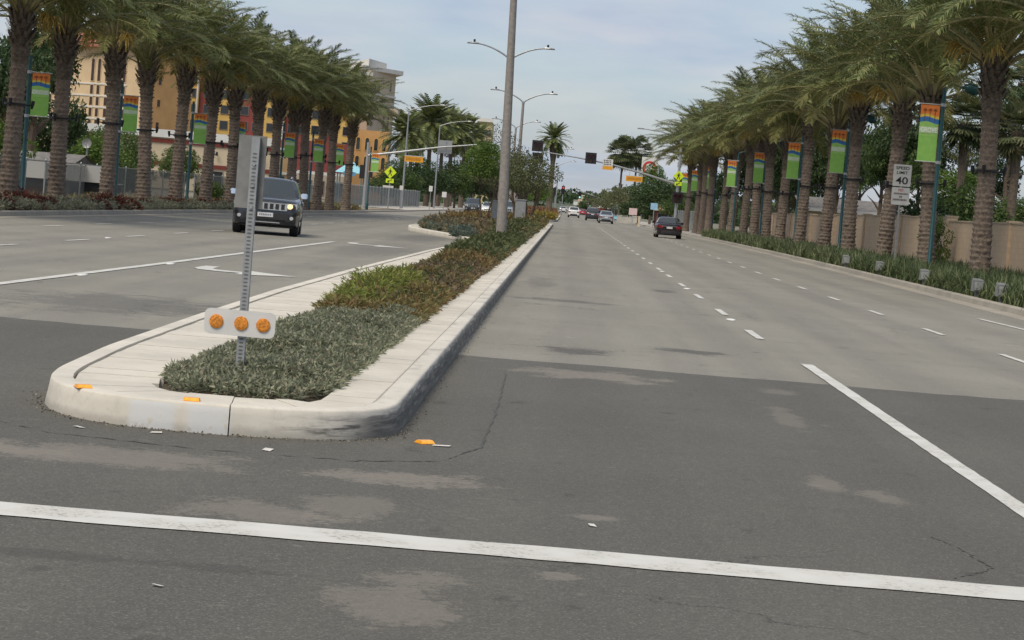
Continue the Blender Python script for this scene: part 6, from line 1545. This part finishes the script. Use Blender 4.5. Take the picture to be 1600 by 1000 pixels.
    # mirrors
    for sgn in (-1, 1):
        yv = c0 + 0.42; b = B(); rows_ = []
        for (dx_, sc_) in ((0.02, 0.5), (0.07, 1.0), (0.19, 1.0), (0.23, 0.6)):
            rows_.append([(sgn * (wB + dx_), yv - 0.07 * sc_, P['belt'] + 0.06 - 0.07 * sc_), (sgn * (wB + dx_), yv + 0.05 * sc_, P['belt'] + 0.06 - 0.07 * sc_), (sgn * (wB + dx_), yv + 0.05 * sc_, P['belt'] + 0.07 + 0.08 * sc_), (sgn * (wB + dx_), yv - 0.05 * sc_, P['belt'] + 0.07 + 0.08 * sc_)])
        b.grid(rows_, True); b.face(rows_[-1]); b.build('mirror', M['chrome'] if P is SUV and lit else pm, o, smooth=60)
        for yv in (0.35, 1.15):
            b = B(); b.box(sgn * W_ / 2 * 0.985 - 0.015, sgn * W_ / 2 * 0.985 + 0.02, yv, yv + 0.2, P['belt'] - 0.16, P['belt'] - 0.12); b.build('door_handle', M['chrome'], o)
        for yv in (-0.55, 0.55, 1.45):
            b = B(); b.box(sgn * W_ / 2 * 0.99 - 0.01, sgn * W_ / 2 * 0.99 + 0.006, yv, yv + 0.012, 0.42, P['belt'] - 0.06); b.build('door_seam', M['trim'], o)
    # front face
    yF = -L_ / 2; zg = lerp(P['top'], yF + 0.06)
    if P is SUV:
        b = B(); b.box(-0.60, 0.60, yF - 0.035, yF + 0.10, 0.76, 0.98); g_ = b.build('grille', M['chrome'], o)
        for i in range(7):
            xx = -0.48 + i * 0.16; b = B(); b.box(xx - 0.052, xx + 0.052, yF - 0.043, yF - 0.036, 0.785, 0.955); b.build('grille_slot', M['trim'], g_)
        b = B(); b.box(-0.64, 0.64, yF - 0.075, yF + 0.05, 0.48, 0.67); b.build('bumper_intake', M['trim'], o)
        b = B(); b.box(-0.42, 0.42, yF - 0.092, yF - 0.077, 0.38, 0.405); b.build('bumper_strip', M['chrome'], o)
        hx, hz, hw, hh = 0.735, 0.90, 0.145, 0.085
        for sgn in (-1, 1): b = B(); b.tube([(sgn * 0.74, yF - 0.05, 0.55), (sgn * 0.74, yF + 0.10, 0.55)], 0.055, 12); b.build('fog_lamp', M['headglass'], o)
        b = B(); b.box(-0.22, 0.22, yF - 0.095, yF - 0.080, 0.55, 0.68); npl = b.build('number_plate', M['plate_white'], o)
        b = B(); [b.face([(-0.17 + i * 0.05, yF - 0.0965, 0.59), (-0.14 + i * 0.05, yF - 0.0965, 0.59), (-0.14 + i * 0.05, yF - 0.0965, 0.64), (-0.17 + i * 0.05, yF - 0.0965, 0.64)]) for i in range(7)]; b.build('plate_print', plain('blue_grey_print', (0.14, 0.16, 0.22), 0.6), npl)
        for sgn in (-1, 1): b = B(); b.tube([(sgn * 0.58, c1 + 0.1, zr + 0.0), (sgn * 0.60, c1 + 0.3, zr + 0.05), (sgn * 0.60, c2 - 0.4, zr + 0.05), (sgn * 0.58, c2 - 0.15, zr)], 0.018, 6); b.build('roof_rail', M['chrome'], o)
    else:
        b = B(); b.box(-0.45, 0.45, yF - 0.02, yF + 0.08, 0.44, 0.56); b.build('grille', M['trim'], o); hx, hz, hw, hh = 0.66, 0.62, 0.15, 0.07
    for sgn in (-1, 1):
        b = B(); y0 = yF + 0.02 if P is SUV else yF + 0.05
        b.face([(sgn * (hx - hw), y0 - 0.05, hz - hh), (sgn * (hx + hw * 0.9), y0 + 0.09, hz - hh * 0.8), (sgn * (hx + hw), y0 + 0.13, hz + hh), (sgn * (hx - hw), y0 - 0.03, hz + hh)]); b.face([(sgn * (hx + hw * 0.9), y0 + 0.09, hz - hh * 0.8), (sgn * (hx + hw * 1.35), y0 + 0.3, hz), (sgn * (hx + hw * 1.35), y0 + 0.32, hz + hh), (sgn * (hx + hw), y0 + 0.13, hz + hh)])
        hd = b.build('headlight', M['headglass'], o)
        if lit: b = B(); b.tube([(sgn * (hx - 0.05), y0 - 0.052, hz), (sgn * (hx - 0.05), y0 - 0.045, hz)], 0.075, 14); b.build('bulb', M['headlit'], hd)
    # rear face
    yR = L_ / 2; zl = lerp(P['top'], yR - 0.05) - 0.12
    for sgn in (-1, 1):
        b = B(); wv = lerp(P['wid'], yR - 0.05)
        b.box(sgn * (wv - 0.04), sgn * (wv - 0.32), yR - 0.09, yR + 0.012, zl - 0.11, zl + 0.07); b.box(sgn * (wv + 0.085), sgn * (wv - 0.04), yR - 0.28, yR - 0.07, zl - 0.09, zl + 0.08); b.build('tail_light', M['taillamp'], o)
    b = B(); b.box(-0.2, 0.2, yR + 0.006, yR + 0.016, zl - 0.12, zl); b.build('rear_plate', M['plate_white'], o)
    b = B(); b.box(-0.5, 0.5, yR + 0.004, yR + 0.02, zl + 0.02, zl + 0.05); b.build('trunk_trim', M['chrome'], o)
    return o
PI = math.pi
jeep = car('oncoming_suv', 'black sport utility car with chrome slotted grille and lit headlights', SUV, -9.24, 67.6, R(5.5), paint('black_metallic_paint', (0.022, 0.023, 0.027)), None, True)
jeep.scale = (1.06, 1, 1)
car('sedan', 'dark maroon sedan driving away in the outer right lane', SEDAN, 7.05, 150.5, PI, paint('dark_maroon_paint', (0.018, 0.008, 0.010)), 'cars driving away')
car('hatchback', 'silver car driving away in the middle lane beyond the crossing', HATCH, 4.75, 262, PI, paint('silver_paint', (0.42, 0.45, 0.47), 0.6), 'cars driving away')
car('sedan', 'black car partly hidden behind the silver car', SUV, 3.55, 300, PI, paint('black_paint_far', (0.03, 0.025, 0.028)), 'cars driving away')
car('utility_car', 'white car driving away in the inner lane far ahead', SUV, 1.15, 352, PI, paint('white_paint', (0.62, 0.62, 0.60), 0.0), 'cars driving away')
car('sedan', 'red car between the far white and black cars', SEDAN, 3.4, 470, PI, paint('red_paint', (0.45, 0.03, 0.05), 0.1), 'cars driving away')
car('utility_car', 'dark car with pale roof in the far oncoming lane left of the median', SUV, -10.6, 246, 0.05, paint('dark_teal_grey_paint', (0.04, 0.05, 0.055)), 'far oncoming cars')
car('sedan', 'white sedan in the far oncoming lanes behind the small median tree', SEDAN, -9.6, 268, 0.0, paint('white_paint_two', (0.66, 0.66, 0.64), 0.0), 'far oncoming cars')
car('hatchback', 'white hatchback half hidden behind the median lamp post', HATCH, -8.0, 275, 0.0, paint('white_paint_three', (0.64, 0.64, 0.64), 0.0), 'far oncoming cars')
car('utility_car', 'silver blue car in the far lanes right of the grey cabinet', SUV, -5.9, 212, 0.0, paint('silver_blue_paint', (0.36, 0.41, 0.46), 0.5), 'far oncoming cars')
car('sedan', 'grey car waiting behind the silver blue car', SEDAN, -6.4, 240, 0.0, paint('grey_paint', (0.25, 0.27, 0.30), 0.4), 'far oncoming cars') if False else None
for i, (x, y, c_, P_) in enumerate([(-1.0, 560, (0.6, 0.6, 0.6), SUV), (2.0, 600, (0.1, 0.1, 0.12), SEDAN), (5.2, 540, (0.55, 0.56, 0.58), SUV)]):
    car('far_car', ['pale tiny car at the far end of the road', 'dark tiny car at the far end of the road', 'silver tiny car at the far right end of the road'][i], P_, x, y, PI, paint('far_paint_%s' % 'abc'[i], c_), 'cars driving away')
